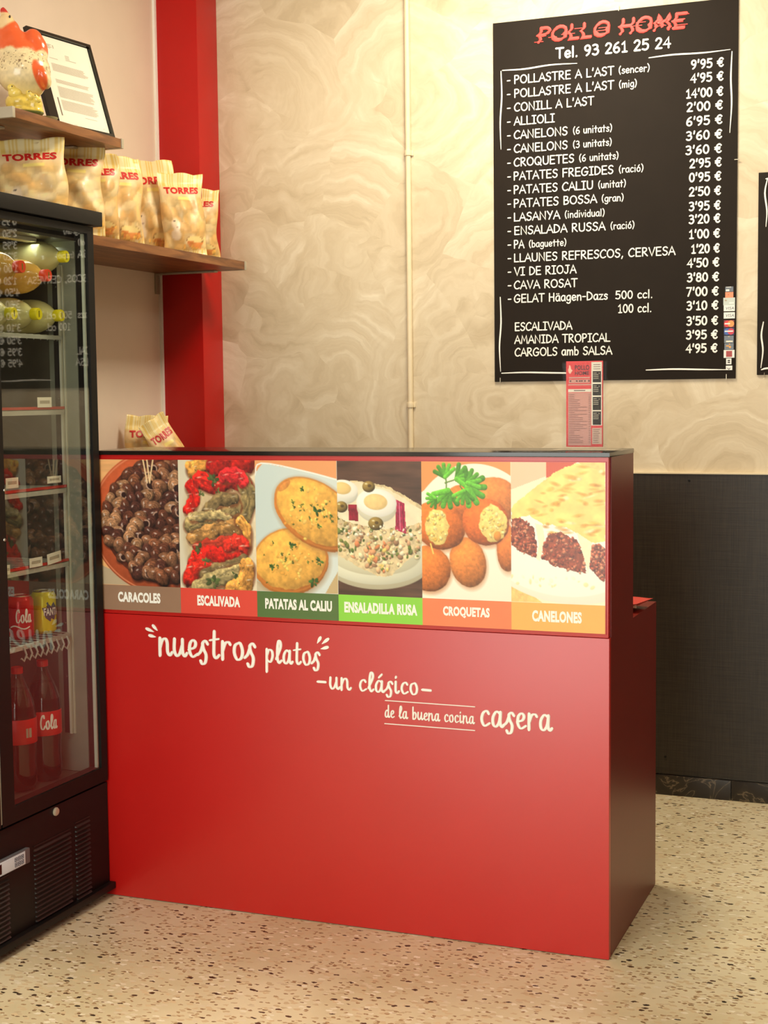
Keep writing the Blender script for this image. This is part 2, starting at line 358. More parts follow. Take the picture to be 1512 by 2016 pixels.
#@@MATERIALS
YB = 4.837; XL = -2.705; ZC = 3.05
M = {}
M['white'] = mat('white_print', (250, 248, 240), 0.45, var=0.01)
M['red_print'] = mat('red_print', (235, 60, 50), 0.45, var=0.01)
M['wallwhite'] = mat('cream_painted_plaster', (232, 214, 196), 0.6, var=0.02, scale=8, bump=0.05)
M['red_paint'] = mat('red_gloss_paint', (188, 2, 2), 0.35, var=0.03, scale=6, bump=0.03)
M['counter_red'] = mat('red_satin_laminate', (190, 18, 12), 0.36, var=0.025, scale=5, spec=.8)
M['counter_side'] = mat('shade_darkened_laminate', (112, 22, 12), 0.34, var=0.05, scale=6, spec=.35)  # same red laminate as the front, with the unlit side's shade in its colour
M['black'] = mat('black_powder_coat', (17, 14, 12), 0.5, var=0.1, spec=.3)
M['blackgloss'] = mat('black_gloss', (30, 24, 20), 0.15, var=0.05)
M['board'] = mat('matt_blackboard', (36, 29, 23), 0.75, var=0.06, scale=12, spec=.2)
M['steel'] = mat('brushed_steel', (190, 190, 185), 0.3, metal=1.0)
M['cap_metal'] = mat('grey_metal_cap', (188, 180, 160), 0.4, metal=0.3)
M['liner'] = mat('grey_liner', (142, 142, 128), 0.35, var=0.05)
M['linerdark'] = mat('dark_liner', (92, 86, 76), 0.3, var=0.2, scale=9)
M['rail'] = mat('pale_rail', (215, 212, 195), 0.35)
M['gasket'] = mat('pale_gasket', (205, 210, 196), 0.4)
M['wire'] = mat('white_wire', (180, 180, 168), 0.35)
M['redstrip'] = mat('red_ticket_strip', (190, 50, 40), 0.35)
M['glass'] = glass_mat('door_glass', 1.85, (.93, .95, .93))
M['acrylic'] = glass_mat('clear_acrylic', 1.1, (.97, .97, .97))
M['paper'] = mat('paper', (238, 232, 214), 0.6, var=0.01)
M['greyprint'] = mat('grey_print', (178, 168, 148), 0.6)
M['darkprint'] = mat('dark_print', (45, 38, 34), 0.6)
M['vprint'] = vcol_mat('photo_print', 0.3)
M['yellowcap'] = mat('yellow_plastic', (238, 222, 20), 0.35)
M['orangecap'] = mat('orange_plastic', (238, 72, 30), 0.35)
M['redcap'] = mat('red_plastic', (200, 30, 25), 0.35)
M['lemon'] = mat('lemon_soda', (222, 216, 150), 0.12, trans=0.0)
M['orange'] = mat('orange_soda', (232, 178, 84), 0.12, trans=0.0)
M['cola'] = mat('dark_soda', (30, 14, 8), 0.06)
M['clearneck'] = glass_mat('clear_bottle_plastic', 1.7, (.8, .75, .68))
M['can_red'] = mat('red_can', (205, 25, 25), 0.25, metal=0.25)
M['can_yellow'] = mat('yellow_can', (240, 220, 20), 0.25, metal=0.2)
M['conduit'] = mat('cream_painted_conduit', (232, 216, 182), 0.4, var=0.03)
M['label_red'] = mat('red_bottle_label', (215, 35, 28), 0.4)

def wood():
    q = Nodes('walnut_board'); tc = q.n('ShaderNodeTexCoord'); mp = q.n('ShaderNodeMapping'); mp.inputs['Scale'].default_value = (9, 1.2, 9)
    q.l(tc.outputs['Object'], mp.inputs[0]); n = q.n('ShaderNodeTexNoise', i_Scale=4.0, i_Detail=6.0, i_Distortion=1.2); q.l(mp.outputs[0], n.inputs['Vector'])
    q.l(q.ramp(n.outputs[0], [(0.3, (96, 54, 26)), (0.55, (134, 84, 44)), (0.75, (160, 106, 60))]), q.b.inputs['Base Color'])
    q.b.inputs['Roughness'].default_value = 0.38; q.bump(n.outputs[0], .1, .001); return q.m
M['wood'] = wood()
def stucco():
    """trowel strokes: fans of arcs about a random point beside each cell"""
    q = Nodes('swirled_stucco'); tc = q.n('ShaderNodeTexCoord'); hs = []; ts = []
    nz = q.n('ShaderNodeTexNoise', i_Scale=3.0, i_Detail=3.0); q.l(tc.outputs['Object'], nz.inputs['Vector'])
    fine = q.n('ShaderNodeTexNoise', i_Scale=14.0, i_Detail=5.0); q.l(tc.outputs['Object'], fine.inputs['Vector'])
    for k, (sc, off) in enumerate(((3.4, 0.0), (5.0, 3.7), (2.6, 8.1))):
        mp = q.n('ShaderNodeMapping'); mp.inputs['Location'].default_value = (off, 0.37+off, off*.7); mp.inputs['Scale'].default_value = (1, .02, 1.15)
        q.l(tc.outputs['Object'], mp.inputs[0])
        ds = q.mix(0.17, mp.outputs[0], nz.outputs['Color'], 'ADD')
        v = q.n('ShaderNodeTexVoronoi', i_Scale=sc); q.l(ds, v.inputs['Vector'])
        sp = q.n('ShaderNodeSeparateColor'); q.l(v.outputs['Color'], sp.inputs[0])
        o = q.n('ShaderNodeVectorMath', operation='SUBTRACT'); q.l(v.outputs['Color'], o.inputs[0]); o.inputs[1].default_value = (.5, .5, .85)
        os_ = q.n('ShaderNodeVectorMath', operation='SCALE'); q.l(o.outputs[0], os_.inputs[0]); os_.inputs['Scale'].default_value = 1.1/sc
        c = q.n('ShaderNodeVectorMath', operation='ADD'); q.l(v.outputs['Position'], c.inputs[0]); q.l(os_.outputs[0], c.inputs[1])
        d = q.n('ShaderNodeVectorMath', operation='DISTANCE'); q.l(ds, d.inputs[0]); q.l(c.outputs[0], d.inputs[1])
        cx = q.n('ShaderNodeCombineXYZ'); q.l(q.math('ADD', q.math('MULTIPLY', d.outputs['Value'], 26.0), q.math('MULTIPLY', fine.outputs[0], 1.6)), cx.inputs[0])
        q.l(q.math('MULTIPLY', sp.outputs[0], 40.0), cx.inputs[1]); q.l(q.math('MULTIPLY', nz.outputs[0], 3.5), cx.inputs[2])
        rn = q.n('ShaderNodeTexNoise', i_Scale=1.0, i_Detail=4.0, i_Roughness=.6); q.l(cx.outputs[0], rn.inputs['Vector'])
        hs.append(rn.outputs[0]); ts.append(q.math('ADD', q.math('MULTIPLY', rn.outputs[0], .72), q.math('ADD', q.math('MULTIPLY', sp.outputs[1], .12), q.math('MULTIPLY', d.outputs['Value'], .25))))
    sel = q.n('ShaderNodeTexNoise', i_Scale=3.6, i_Detail=2.0); q.l(tc.outputs['Object'], sel.inputs['Vector'])
    f1 = q.ramp(sel.outputs[0], [(0.44, (0, 0, 0, 1)), (0.52, (1, 1, 1, 1))]); f2 = q.ramp(nz.outputs[0], [(0.48, (0, 0, 0, 1)), (0.56, (1, 1, 1, 1))])
    t = q.mix(f2, q.mix(f1, ts[0], ts[1]), ts[2]); h = q.mix(f2, q.mix(f1, hs[0], hs[1]), hs[2])
    q.l(q.ramp(t, [(0.28, (194, 176, 144)), (0.45, (214, 198, 168)), (0.55, (222, 208, 180)), (0.72, (240, 230, 206))]), q.b.inputs['Base Color'])
    q.b.inputs['Roughness'].default_value = 0.5; q.bump(h, .22, .006); return q.m
M['stucco'] = stucco()
def terrazzo():
    q = Nodes('beige_terrazzo'); tc = q.n('ShaderNodeTexCoord')
    nz = q.n('ShaderNodeTexNoise', i_Scale=90.0, i_Detail=2.0); q.l(tc.outputs['Object'], nz.inputs['Vector'])
    big = q.n('ShaderNodeTexNoise', i_Scale=3.0, i_Detail=4.0); q.l(tc.outputs['Object'], big.inputs['Vector'])
    base = q.ramp(big.outputs[0], [(0.35, (212, 198, 160)), (0.65, (230, 218, 184))])
    ds = q.mix(0.012, tc.outputs['Object'], nz.outputs['Color'], 'ADD'); c = base
    for sc, thr, rad, cols in ((70, .34, .5, [(0.0, (244, 236, 212)), (.5, (204, 184, 146)), (1.0, (222, 200, 160))]),
                               (88, .15, .40, [(0.0, (150, 120, 82)), (.6, (182, 152, 112)), (1.0, (128, 98, 66))]),
                               (46, .085, .27, [(0.0, (52, 42, 30)), (.6, (92, 66, 44)), (1.0, (38, 34, 26))])):
        mp = q.n('ShaderNodeMapping'); mp.inputs['Location'].default_value = (sc*.13, sc*.07, 0); mp.inputs['Rotation'].default_value = (0, 0, sc)
        mp.inputs['Scale'].default_value = (.8, 1.45, 1); q.l(ds, mp.inputs[0])
        v = q.n('ShaderNodeTexVoronoi', i_Scale=float(sc), voronoi_dimensions='2D'); q.l(mp.outputs[0], v.inputs['Vector'])
        sp = q.n('ShaderNodeSeparateColor'); q.l(v.outputs['Color'], sp.inputs[0])
        m1 = q.math('LESS_THAN', sp.outputs[0], thr); m2 = q.math('LESS_THAN', v.outputs['Distance'], rad)
        c = q.mix(q.math('MULTIPLY', m1, m2), c, q.ramp(sp.outputs[1], cols))
    q.l(c, q.b.inputs['Base Color']); q.b.inputs['Roughness'].default_value = 0.4; return q.m
M['terrazzo'] = terrazzo()
def marble():
    q = Nodes('dark_veined_marble'); tc = q.n('ShaderNodeTexCoord'); n = q.n('ShaderNodeTexNoise', i_Scale=9.0, i_Detail=8.0, i_Distortion=1.5); q.l(tc.outputs['Object'], n.inputs['Vector'])
    q.l(q.ramp(n.outputs[0], [(0.42, (38, 30, 24)), (0.485, (52, 44, 34)), (0.5, (120, 105, 84)), (0.515, (50, 42, 32)), (0.7, (32, 26, 20))]), q.b.inputs['Base Color'])
    q.b.inputs['Roughness'].default_value = 0.3; return q.m
M['marble'] = marble()
def wainscot():
    q = Nodes('charcoal_woven_panel'); tc = q.n('ShaderNodeTexCoord'); a = q.n('ShaderNodeMapping'); a.inputs['Scale'].default_value = (8, 1, 260)
    b = q.n('ShaderNodeMapping'); b.inputs['Scale'].default_value = (260, 1, 8); ns = []
    for mp in (a, b):
        q.l(tc.outputs['Object'], mp.inputs[0]); n = q.n('ShaderNodeTexNoise', i_Scale=1.0, i_Detail=2.0); q.l(mp.outputs[0], n.inputs['Vector']); ns.append(n.outputs[0])
    t = q.math('ADD', ns[0], ns[1]); q.l(q.ramp(q.math('MULTIPLY', t, .5), [(0.35, (40, 34, 27)), (0.65, (56, 48, 38))]), q.b.inputs['Base Color'])
    q.b.inputs['Specular IOR Level'].default_value = .4; q.b.inputs['Roughness'].default_value = 0.4; q.bump(t, .2, .001); return q.m
M['wainscot'] = wainscot()

#@@SETTING
def struct(name, mb, m, **k): return tag(mb.build(name, m, **k), kind='structure')
XR, YF = 2.4, -1.7
struct('floor', MB().box((XL, YF, -.05), (XR, YB, 0)), M['terrazzo'])
struct('ceiling', MB().box((XL, YF, ZC), (XR, YB, ZC+.05)), M['wallwhite'])
struct('wall_back', MB().box((XL-.1, YB, 0), (XR+.1, YB+.1, ZC)), M['stucco'])
struct('wall_left', MB().box((XL-.1, YF, 0), (XL, YB, ZC)), M['wallwhite'])
M['wallright'] = mat('brown_right_wall', (120, 96, 74), 0.7)
struct('wall_right', MB().box((XR, YF, 0), (XR+.1, YB, ZC)), M['wallright'])
wf = MB(); wf.box((XL, YF-.1, 0), (-2.35, YF, ZC)).box((.4, YF-.1, 0), (XR, YF, ZC)).box((-2.35, YF-.1, 2.65), (.4, YF, ZC)).box((-2.35, YF-.1, 0), (.4, YF, .25))
struct('wall_front', wf, M['wallright'])
wn = struct('window_1', MB().box((-2.35, YF-.08, .25), (-2.29, YF-.02, 2.65)).box((.34, YF-.08, .25), (.4, YF-.02, 2.65)).box((-2.29, YF-.08, 2.59), (.34, YF-.02, 2.65)).box((-2.29, YF-.08, .25), (.34, YF-.02, .31)), M['black'])
MB().box((-2.29, YF-.055, .31), (.34, YF-.045, 2.59)).build('pane', M['glass'], wn)
# red pilaster in the corner, white bead beside it
struct('trim_1', MB().box((XL, 4.685, 0), (-2.534, YB, ZC)), M['red_paint'], bevel=.004)
struct('trim_2', MB().box((XL, 4.672, 0), (XL+.009, 4.685, ZC)), M['white'])
# charcoal wainscot panels
wc = struct('trim_3', MB().box((-2.534, YB-.012, .07), (XR, YB, 1.08)), M['wainscot'])
struct('trim_4', MB().box((-2.534, YB-.016, 1.08), (XR, YB, 1.085)), M['conduit'])
p = hit(1357, 946, 1, YB-.013)
MB().lathe([(.004, -.001), (.004, .0015), (.002, .002)], p, (0, -1, 0), 10).build('screw_cover', M['black'], wc)
p = hit(1310, 1490, 1, YB-.013)
MB().lathe([(.004, -.001), (.004, .0015), (.002, .002)], p, (0, -1, 0), 10).build('screw_cover', M['black'], wc)
bb = struct('baseboard_back', MB().box((-2.534, YB-.012, 0), (XR, YB, .066)), M['darkprint'])
x = -2.534; k = 0
jx = hit(1440, 1560, 1, YB-.014)[0]
xs = [jx-.6*i for i in range(0, 3)][::-1]+[jx+.6*i for i in range(1, 6)]
xs = [-2.534]+[v for v in xs if -2.5 < v < XR-.05]+[XR]
for a, b in zip(xs[:-1], xs[1:]):
    MB().box((a+.001, YB-.022, .001), (b-.001, YB-.012, .066)).build('skirting_tile', M['marble'], bb, bevel=.0015)
# ceiling light panels (the lamps of the room)
em = Nodes('lamp_diffuser'); em.b.inputs['Emission Color'].default_value = (1, .85, .66, 1); em.b.inputs['Emission Strength'].default_value = 3
for i, (lx, ly, w) in enumerate(LAMPS):
    t = thing('ceiling_light', ['square ceiling light panel above the red counter', 'square ceiling light panel over the floor right of the counter', 'square ceiling light panel nearest the shopfront'][i], 'ceiling light', (lx, ly, ZC), 'ceiling light panels')
    MB().box((lx-.3, ly-.3, ZC-.03), (lx+.3, ly-.27, ZC)).box((lx-.3, ly+.27, ZC-.03), (lx+.3, ly+.3, ZC)).box((lx-.3, ly-.27, ZC-.03), (lx-.27, ly+.27, ZC)).box((lx+.27, ly-.27, ZC-.03), (lx+.3, ly+.27, ZC)).build('frame', M['white'], t)
    MB().box((lx-.27, ly-.27, ZC-.012), (lx+.27, ly+.27, ZC-.004)).build('diffuser', em.m, t)
    area('ceiling_lamp', (lx, ly, ZC-.04), (0, 0, 0), .52, .52, w, ((1.0, 0.90, 0.70), (1.0, 0.92, 0.76), (0.96, 0.98, 0.86))[i])

#@@CONDUIT
c0 = hit(806, 600, 1, YB-.012); cx = c0[0]
t = thing('conduit_pipe', 'slim cream painted vertical cable conduit running up the swirled stucco wall', 'pipe', (cx, YB-.01, 1.09))
MB().tube([(cx, YB-.011, 1.088), (cx, YB-.011, ZC-.01)], .0095, 14).build('pipe', M['conduit'], t)
for py in (301, 797):
    z = hit(806, py, 1, YB-.012)[2]
    MB().tube([(cx, YB-.011, z-.009), (cx, YB-.011, z+.009)], .0125, 14).box((cx-.017, YB-.006, z-.009), (cx+.017, YB, z+.009)).build('clamp', M['conduit'], t, bevel=.001)

#@@MENU
YM = YB-.006
mx0, mx1, mz0, mz1 = -1.484, -.670, 1.391, 2.597
t = thing('menu_board', 'large black price board with white hand lettered list and red heading', 'menu board', (mx0, YB, mz0))
MB().box((mx0, YM, mz0), (mx1, YB-.0005, mz1)).build('panel', M['board'], t, bevel=.0015)
YT = YM-.0012
fm = lambda x, y, n: (x, YT-n, y)
def pos(zx, zy, oy=0): return hit(960+zx/2.739, oy+zy/2.739, 1, YT)
def label_line(text, zx0, zx1, base, oy, h=.0262, hw=.0021, parent=t, name='lettering', m='white'):
    zx0c = zx0; a = pos(zx0c, base, oy); b = pos(zx1, base, oy)
    mb = MB(); stroke_text(mb, text, G, a[0]+hw, b[0]-hw, a[2], h, hw, fm)
    return mb.build(name, M[m], parent, smooth=False)
B0 = pos(105, 455)[2]; B1 = pos(105, 592, 380)[2]       # first and 17th baselines
def zrow(k): return B0+(B1-B0)*k/16
items = [("POLLASTRE A L'AST", 140, 685, "(sencer)", 703, 877), ("POLLASTRE A L'AST", 140, 685, "(mig)", 705, 808), ("CONILL A L'AST", 140, 577), ("ALLIOLI", 140, 365),
 ("CANELONS", 138, 435, "(6 unitats)", 457, 675), ("CANELONS", 138, 435, "(3 unitats)", 457, 673), ("CROQUETES", 137, 470, "(6 unitats)", 490, 710),
 ("PATATES FREGIDES", 135, 683, "(ració)", 705, 845), ("PATATES CALIU", 135, 573, "(unitat)", 593, 750), ("PATATES BOSSA", 135, 592, "(gran)", 612, 738),
 ("LASANYA", 135, 392, "(individual)", 412, 635), ("ENSALADA RUSSA", 137, 638, "(ració)", 660, 797), ("PA", 135, 197, "(baguette)", 217, 427),
 ("LLAUNES REFRESCOS, CERVESA", 135, 1018), ("VI DE RIOJA", 137, 480), ("CAVA ROSAT", 135, 487), ("GELAT Häagen-Dazs", 135, 652)]
HW = .0022
def row_x(zx): return pos(zx, 600)[0]
for k, it in enumerate(items):
    mb = MB(); z = zrow(k)
    stroke_text(mb, '-', G, row_x(105), row_x(124), z, .026, HW, fm)
    stroke_text(mb, it[0], G, row_x(it[1])+HW, row_x(it[2])-HW, z, .0262, HW, fm)
    if len(it) > 3: stroke_text(mb, it[3], G, row_x(it[4])+HW, row_x(it[5])-HW, z+.001, .0215, HW*.8, fm)
    mb.build('lettering', M['white'], t, smooth=False)
    if k == 16: mb = MB(); stroke_text(mb, '500 ccl.', G, row_x(690), row_x(895), z, .025, HW, fm); mb.build('lettering', M['white'], t, smooth=False)
for text, a, b, z in (("100 ccl.", 700, 893, zrow(17)), ("ESCALIVADA", 138, 457, pos(140, 743, 380)[2]), ("AMANIDA TROPICAL", 138, 665, pos(140, 812, 380)[2]), ("CARGOLS amb SALSA", 138, 675, pos(140, 880, 380)[2])):
    mb = MB(); stroke_text(mb, text, G, row_x(a)+HW, row_x(b)-HW, z, .0262, HW, fm); mb.build('lettering', M['white'], t, smooth=False)
prices = ["9'95 €", "4'95 €", "14'00 €", "2'00 €", "6'95 €", "3'60 €", "3'60 €", "2'95 €", "0'95 €", "2'50 €", "3'95 €", "3'20 €", "1'00 €", "1'20 €", "4'50 €", "3'80 €", "7'00 €", "3'10 €", "3'50 €", "3'95 €", "4'95 €"]
pst = [1092, 1090, 1065, 1070, 1068, 1067, 1065, 1087, 1085, 1085, 1085, 1085, 1085, 1098, 1077, 1077, 1073, 1075, 1075, 1073, 1073]
pba = [372, 446, 527, 600, 677, 755, 832, 905, 980, 1057]; pb2 = [95, 165, 245, 325, 400, 478, 555, 630, 712, 787, 860]
for k, pr in enumerate(prices):
    z = pos(1100, pba[k])[2] if k < 10 else pos(1100, pb2[k-10], 380)[2]
    mb = MB(); stroke_text(mb, pr, G, row_x(pst[k])+HW, row_x(1276-k*1.2)-HW, z, .0262, HW*1.25, fm); mb.build('price', M['white'], t, smooth=False)
mb = MB(); a = pos(363, 308); b = pos(993, 262)
stroke_text(mb, "Tel. 93 261 25 24", G, a[0]+.003, b[0]-.003, (a[2]+b[2])/2, .032, .0032, fm); mb.build('lettering', M['white'], t, smooth=False)
# heading with broken, sliced letters
a = pos(262, 222); b = pos(1080, 158); zt = (a[2]+b[2])/2
HT = .044; bands = [(.16, -.004), (.30, .003), (.46, .0), (.60, -.006), (.78, .002), (2, .006)]
def fsl(x, y, n):
    q = (y-zt)/HT; dx = next(d for l_, d in bands if q < l_); return (x+dx, YT-n, y)
ttl = MB(); st_, w_ = strokes_of('POLLO HOME', G); sx = (b[0]-a[0]-.012)/w_
for s_ in st_:
    pts = [np.array((a[0]+.006+p[0]*sx, zt+.002+p[1]*HT/10)) for p in s_]; dn = []
    for p, q in zip(pts[:-1], pts[1:]):
        n_ = max(1, int(np.linalg.norm(q-p)/.005)); dn += [p+(q-p)*i/n_ for i in range(n_)]
    ribbon(ttl, dn+[pts[-1]], .0056, fsl)
for zx0, zx1, fr in ((400, 470, .42), (470, 510, .75), (600, 655, .62), (590, 650, .42), (600, 640, .2), (760, 830, .5), (330, 372, .3), (800, 850, .72), (900, 960, .32), (905, 950, .7), (1040, 1083, .98), (1020, 1075, .25), (255, 300, .05)):
    ribbon(ttl, [(row_x(zx0), zt+HT*fr), (row_x((zx0+zx1)/2), zt+HT*fr), (row_x(zx1), zt+HT*fr)], .0015, fm)
tag(ttl.build('heading', M['red_print'], t, smooth=False), 'red broken block lettering of the heading')
# hand drawn corner strokes
def hand(pts, parent, hw=.0028, fn=fm, m='white', name='hand_drawn_line', plane=YT):
    mb = MB(); P = [hit(x, y, 1, plane) for x, y in pts]; s_ = []
    Q = [np.array((p[0], p[2])) for p in P]
    if len(Q) > 2:
        R = [2*Q[0]-Q[1]]+Q+[2*Q[-1]-Q[-2]]
        for i in range(1, len(R)-2):
            for u in np.linspace(0, 1, 6)[:-1]:
                a, b, c, d = R[i-1:i+3]; s_.append(.5*((2*b)+(c-a)*u+(2*a-5*b+4*c-d)*u*u+(3*b-a-3*c+d)*u**3))
        s_.append(Q[-1])
    else: s_ = Q
    ribbon(mb, s_, hw, fn, taper=True); return mb.build(name, M[m], parent, smooth=False)
zz = lambda x, y, oy=0: (960+x/2.739, oy+y/2.739)
hand([zz(80, 380), zz(200, 372), zz(340, 350), zz(482, 342)], t)
hand([zz(72, 385), zz(76, 520), zz(68, 660), zz(72, 805)], t)
hand([zz(870, 312), zz(1000, 295), zz(1160, 285), zz(1308, 267)], t)
hand([zz(1318, 278), zz(1312, 420), zz(1316, 560), zz(1306, 715)], t)
hand([zz(68, 562, 380), zz(72, 700, 380), zz(64, 830, 380), zz(70, 962, 380)], t)
hand([zz(76, 972, 380), zz(200, 968, 380), zz(340, 970, 380), zz(460, 972, 380), zz(560, 976, 380)], t)
hand([zz(855, 955, 380), zz(1000, 950, 380), zz(1150, 952, 380), zz(1285, 953, 380)], t)
# hanging pins at the rim
for (px_, py_, v) in ((1218, 16, 1), (1451, 314, 0), (985, 749, 1), (1430, 742, 1)):
    p = hit(px_, py_, 1, YM); d = (.0012, .0, .009) if v else (.008, 0, .0012)
    MB().box((p[0]-d[0], YM-.002, p[2]-d[2]), (p[0]+d[0], YM, p[2]+d[2])).build('hanging_clip', M['cap_metal'], t)
# card stickers down the right edge (pixel rows from the close-up: scale 9.167, origin 1380,540)
def st(x0, y0, x1, y1, m, name='sticker', label=None, extra=None, lift=.0005):
    a = hit(1380+x0/9.167, 540+y0/9.167, 1, YM); b = hit(1380+x1/9.167, 540+y1/9.167, 1, YM)
    o = MB().box((a[0], YM-lift-.0004, b[2]), (b[0], YM, a[2])).build(name, m, t)
    if label: o['label'] = label
    return o, (a[0], b[0], b[2], a[2])
cm = lambda n, c: M.setdefault(n, mat(n, c, 0.4, var=.02))
W_, S1 = cm('sticker_white', (235, 236, 230)), cm('sticker_grey_green', (196, 206, 198))
def disc(o, cx_, cz, r, m, name='printed_disc', lift=.0012):
    return MB().add([(cx_+r*math.cos(2*math.pi*k/16), YM-lift, cz+r*math.sin(2*math.pi*k/16)) for k in range(16)], [tuple(range(16))]).build(name, m, o, smooth=False)
def bar(o, r, fx0, fz0, fx1, fz1, m, lift=.0012, name='printed_bar'):
    x0, x1, z0, z1 = r; return MB().add([(x0+(x1-x0)*fx0, YM-lift, z0+(z1-z0)*fz0), (x0+(x1-x0)*fx1, YM-lift, z0+(z1-z0)*fz0), (x0+(x1-x0)*fx1, YM-lift, z0+(z1-z0)*fz1), (x0+(x1-x0)*fx0, YM-lift, z0+(z1-z0)*fz1)], [(0, 1, 2, 3)]).build(name, m, o, smooth=False)
o, r = st(440, 225, 585, 318, M['blackgloss'], label='small black card sticker'); bar(o, r, .08, .15, .5, .5, W_); bar(o, r, .1, .85, .75, .95, W_)
o, r = st(440, 318, 585, 420, cm('sticker_orange', (236, 140, 96)), label='small orange sticker'); disc(o, r[0]+(r[1]-r[0])*.4, (r[2]+r[3])/2, .0016, cm('sticker_red', (205, 60, 48)))
o, r = st(405, 425, 615, 555, S1, label='pale grey card sticker'); bar(o, r, .12, .55, .3, .75, M['greyprint']); bar(o, r, .5, .2, .9, .4, W_)
for y0, y1 in ((562, 662), (688, 795)):
    o, r = st(412, y0, 612, y1, W_, label='white card sticker'); mb = MB(); w = r[1]-r[0]; hh = r[3]-r[2]
    font_text(mb, 'VISA', r[0]+w*.14, r[1]-w*.08, r[2]+hh*.25, hh*.5, lambda x, y, n: (x, YM-.0012, y), slant=.2); mb.build('lettering', cm('visa_ink', (80, 84, 96)), o, smooth=False)
o, r = st(415, 830, 600, 955, cm('sticker_darkred', (120, 24, 24)), label='two overlapping red and orange discs sticker'); w = r[1]-r[0]; zc = (r[2]+r[3])/2; q_ = (r[3]-r[2])*.45
disc(o, r[0]+w*.33, zc, q_, cm('disc_red', (220, 40, 36))); disc(o, r[0]+w*.68, zc, q_, cm('disc_orange', (250, 150, 70)), lift=.0014); bar(o, r, .08, .42, .6, .6, W_, .0016)
o, r = st(415, 970, 600, 1095, cm('sticker_navy', (30, 40, 90)), label='two overlapping blue and red discs sticker')
disc(o, r[0]+w*.33, (r[2]+r[3])/2, q_, cm('disc_blue', (50, 90, 170))); disc(o, r[0]+w*.68, (r[2]+r[3])/2, q_, cm('disc_crimson', (200, 36, 60)), lift=.0014); bar(o, r, .08, .45, .9, .62, W_, .0016)
o, r = st(420, 1110, 590, 1235, M['blackgloss'], label='small black sticker with brown mark'); bar(o, r, .2, .1, .9, .3, M['paper']); disc(o, (r[0]+r[1])/2, r[3]-.003, .0025, M['greyprint'])
o, r = st(425, 1245, 590, 1360, M['blackgloss'], label='small black sticker with orange mark'); disc(o, r[0]+(r[1]-r[0])*.6, (r[2]+r[3])/2-.0015, .0036, cm('amber', (240, 160, 60))); disc(o, r[0]+(r[1]-r[0])*.55, r[3]-.003, .002, M['amber']); bar(o, r, .18, .5, .5, .68, M['amber'])
o, r = st(412, 1368, 605, 1505, W_, label='white sticker with dark red square'); bar(o, r, .22, .12, .78, .88, cm('brickred', (165, 50, 44)))
o, r = st(455, 1520, 550, 1625, W_, label='small white sticker'); bar(o, r, .3, .25, .75, .45, M['darkprint']); bar(o, r, .3, .55, .75, .75, M['darkprint'])
o, r = st(450, 1650, 565, 1728, W_, label='small white sticker'); mb = MB(); font_text(mb, 'V', r[0]+.004, r[1]-.005, r[2]+.001, .006, lambda x, y, n: (x, YM-.0012, y), bold=.02); mb.build('lettering', M['darkprint'], o, smooth=False)
# the second board, cut by the right edge of the photograph
t2 = thing('menu_board', 'second black board on the stucco wall, cut off by the right edge', 'menu board', (-.603, YB, 1.401))
MB().box((-.603, YM, 1.401), (.2, YB-.0005, 2.043)).build('panel', M['board'], t2, bevel=.0015)
hand([(1503, 634), (1499, 660), (1502, 690), (1498, 724)], t2); hand([(1499, 728), (1512, 725), (1560, 724)], t2)
hand([(1511, 352), (1506, 380), (1510, 415), (1508, 446)], t2)
hand([(1508, 352), (1530, 349), (1575, 344)], t2)
p = hit(1505, 741, 1, YM); MB().tube([(p[0], YM-.004, p[2]+.012), (p[0], YM-.004, p[2]-.002), (p[0]+.004, YM-.004, p[2]-.006), (p[0]-.003, YM-.004, p[2]-.008)], .0009, 6).build('hanging_clip', M['cap_metal'], t2)

#@@COUNTER
YC = 3.335; CX0, CX1 = -2.150, -.748
# base body, upper display box, ledge behind it
C_ = thing('service_counter', 'glossy red service counter with six food photos across its raised front', 'counter', ((CX0+CX1)/2, YC+.28, 0))
MB().box((CX0, YC, .002), (CX1, YC+.018, .775)).build('front_panel', M['counter_red'], C_, bevel=.001)
MB().box((CX0, YC+.004, .776), (CX1-.003, YC+.022, 1.2)).build('display_panel', M['counter_red'], C_, bevel=.001)
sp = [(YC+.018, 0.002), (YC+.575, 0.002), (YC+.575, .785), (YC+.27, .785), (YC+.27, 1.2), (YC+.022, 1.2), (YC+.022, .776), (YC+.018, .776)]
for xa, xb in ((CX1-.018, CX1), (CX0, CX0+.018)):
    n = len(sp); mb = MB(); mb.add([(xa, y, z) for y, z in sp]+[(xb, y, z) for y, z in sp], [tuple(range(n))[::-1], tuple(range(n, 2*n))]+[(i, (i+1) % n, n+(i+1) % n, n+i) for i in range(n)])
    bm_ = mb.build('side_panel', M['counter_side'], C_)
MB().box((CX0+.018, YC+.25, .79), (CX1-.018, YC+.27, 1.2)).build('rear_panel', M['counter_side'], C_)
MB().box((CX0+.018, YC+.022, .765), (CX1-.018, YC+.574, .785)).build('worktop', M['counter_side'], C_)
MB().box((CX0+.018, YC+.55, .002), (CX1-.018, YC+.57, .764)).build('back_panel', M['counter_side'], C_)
MB().box((CX0, YC-.001, 1.2), (CX1+.001, YC+.272, 1.211)).build('countertop', M['blackgloss'], C_, bevel=.0015)
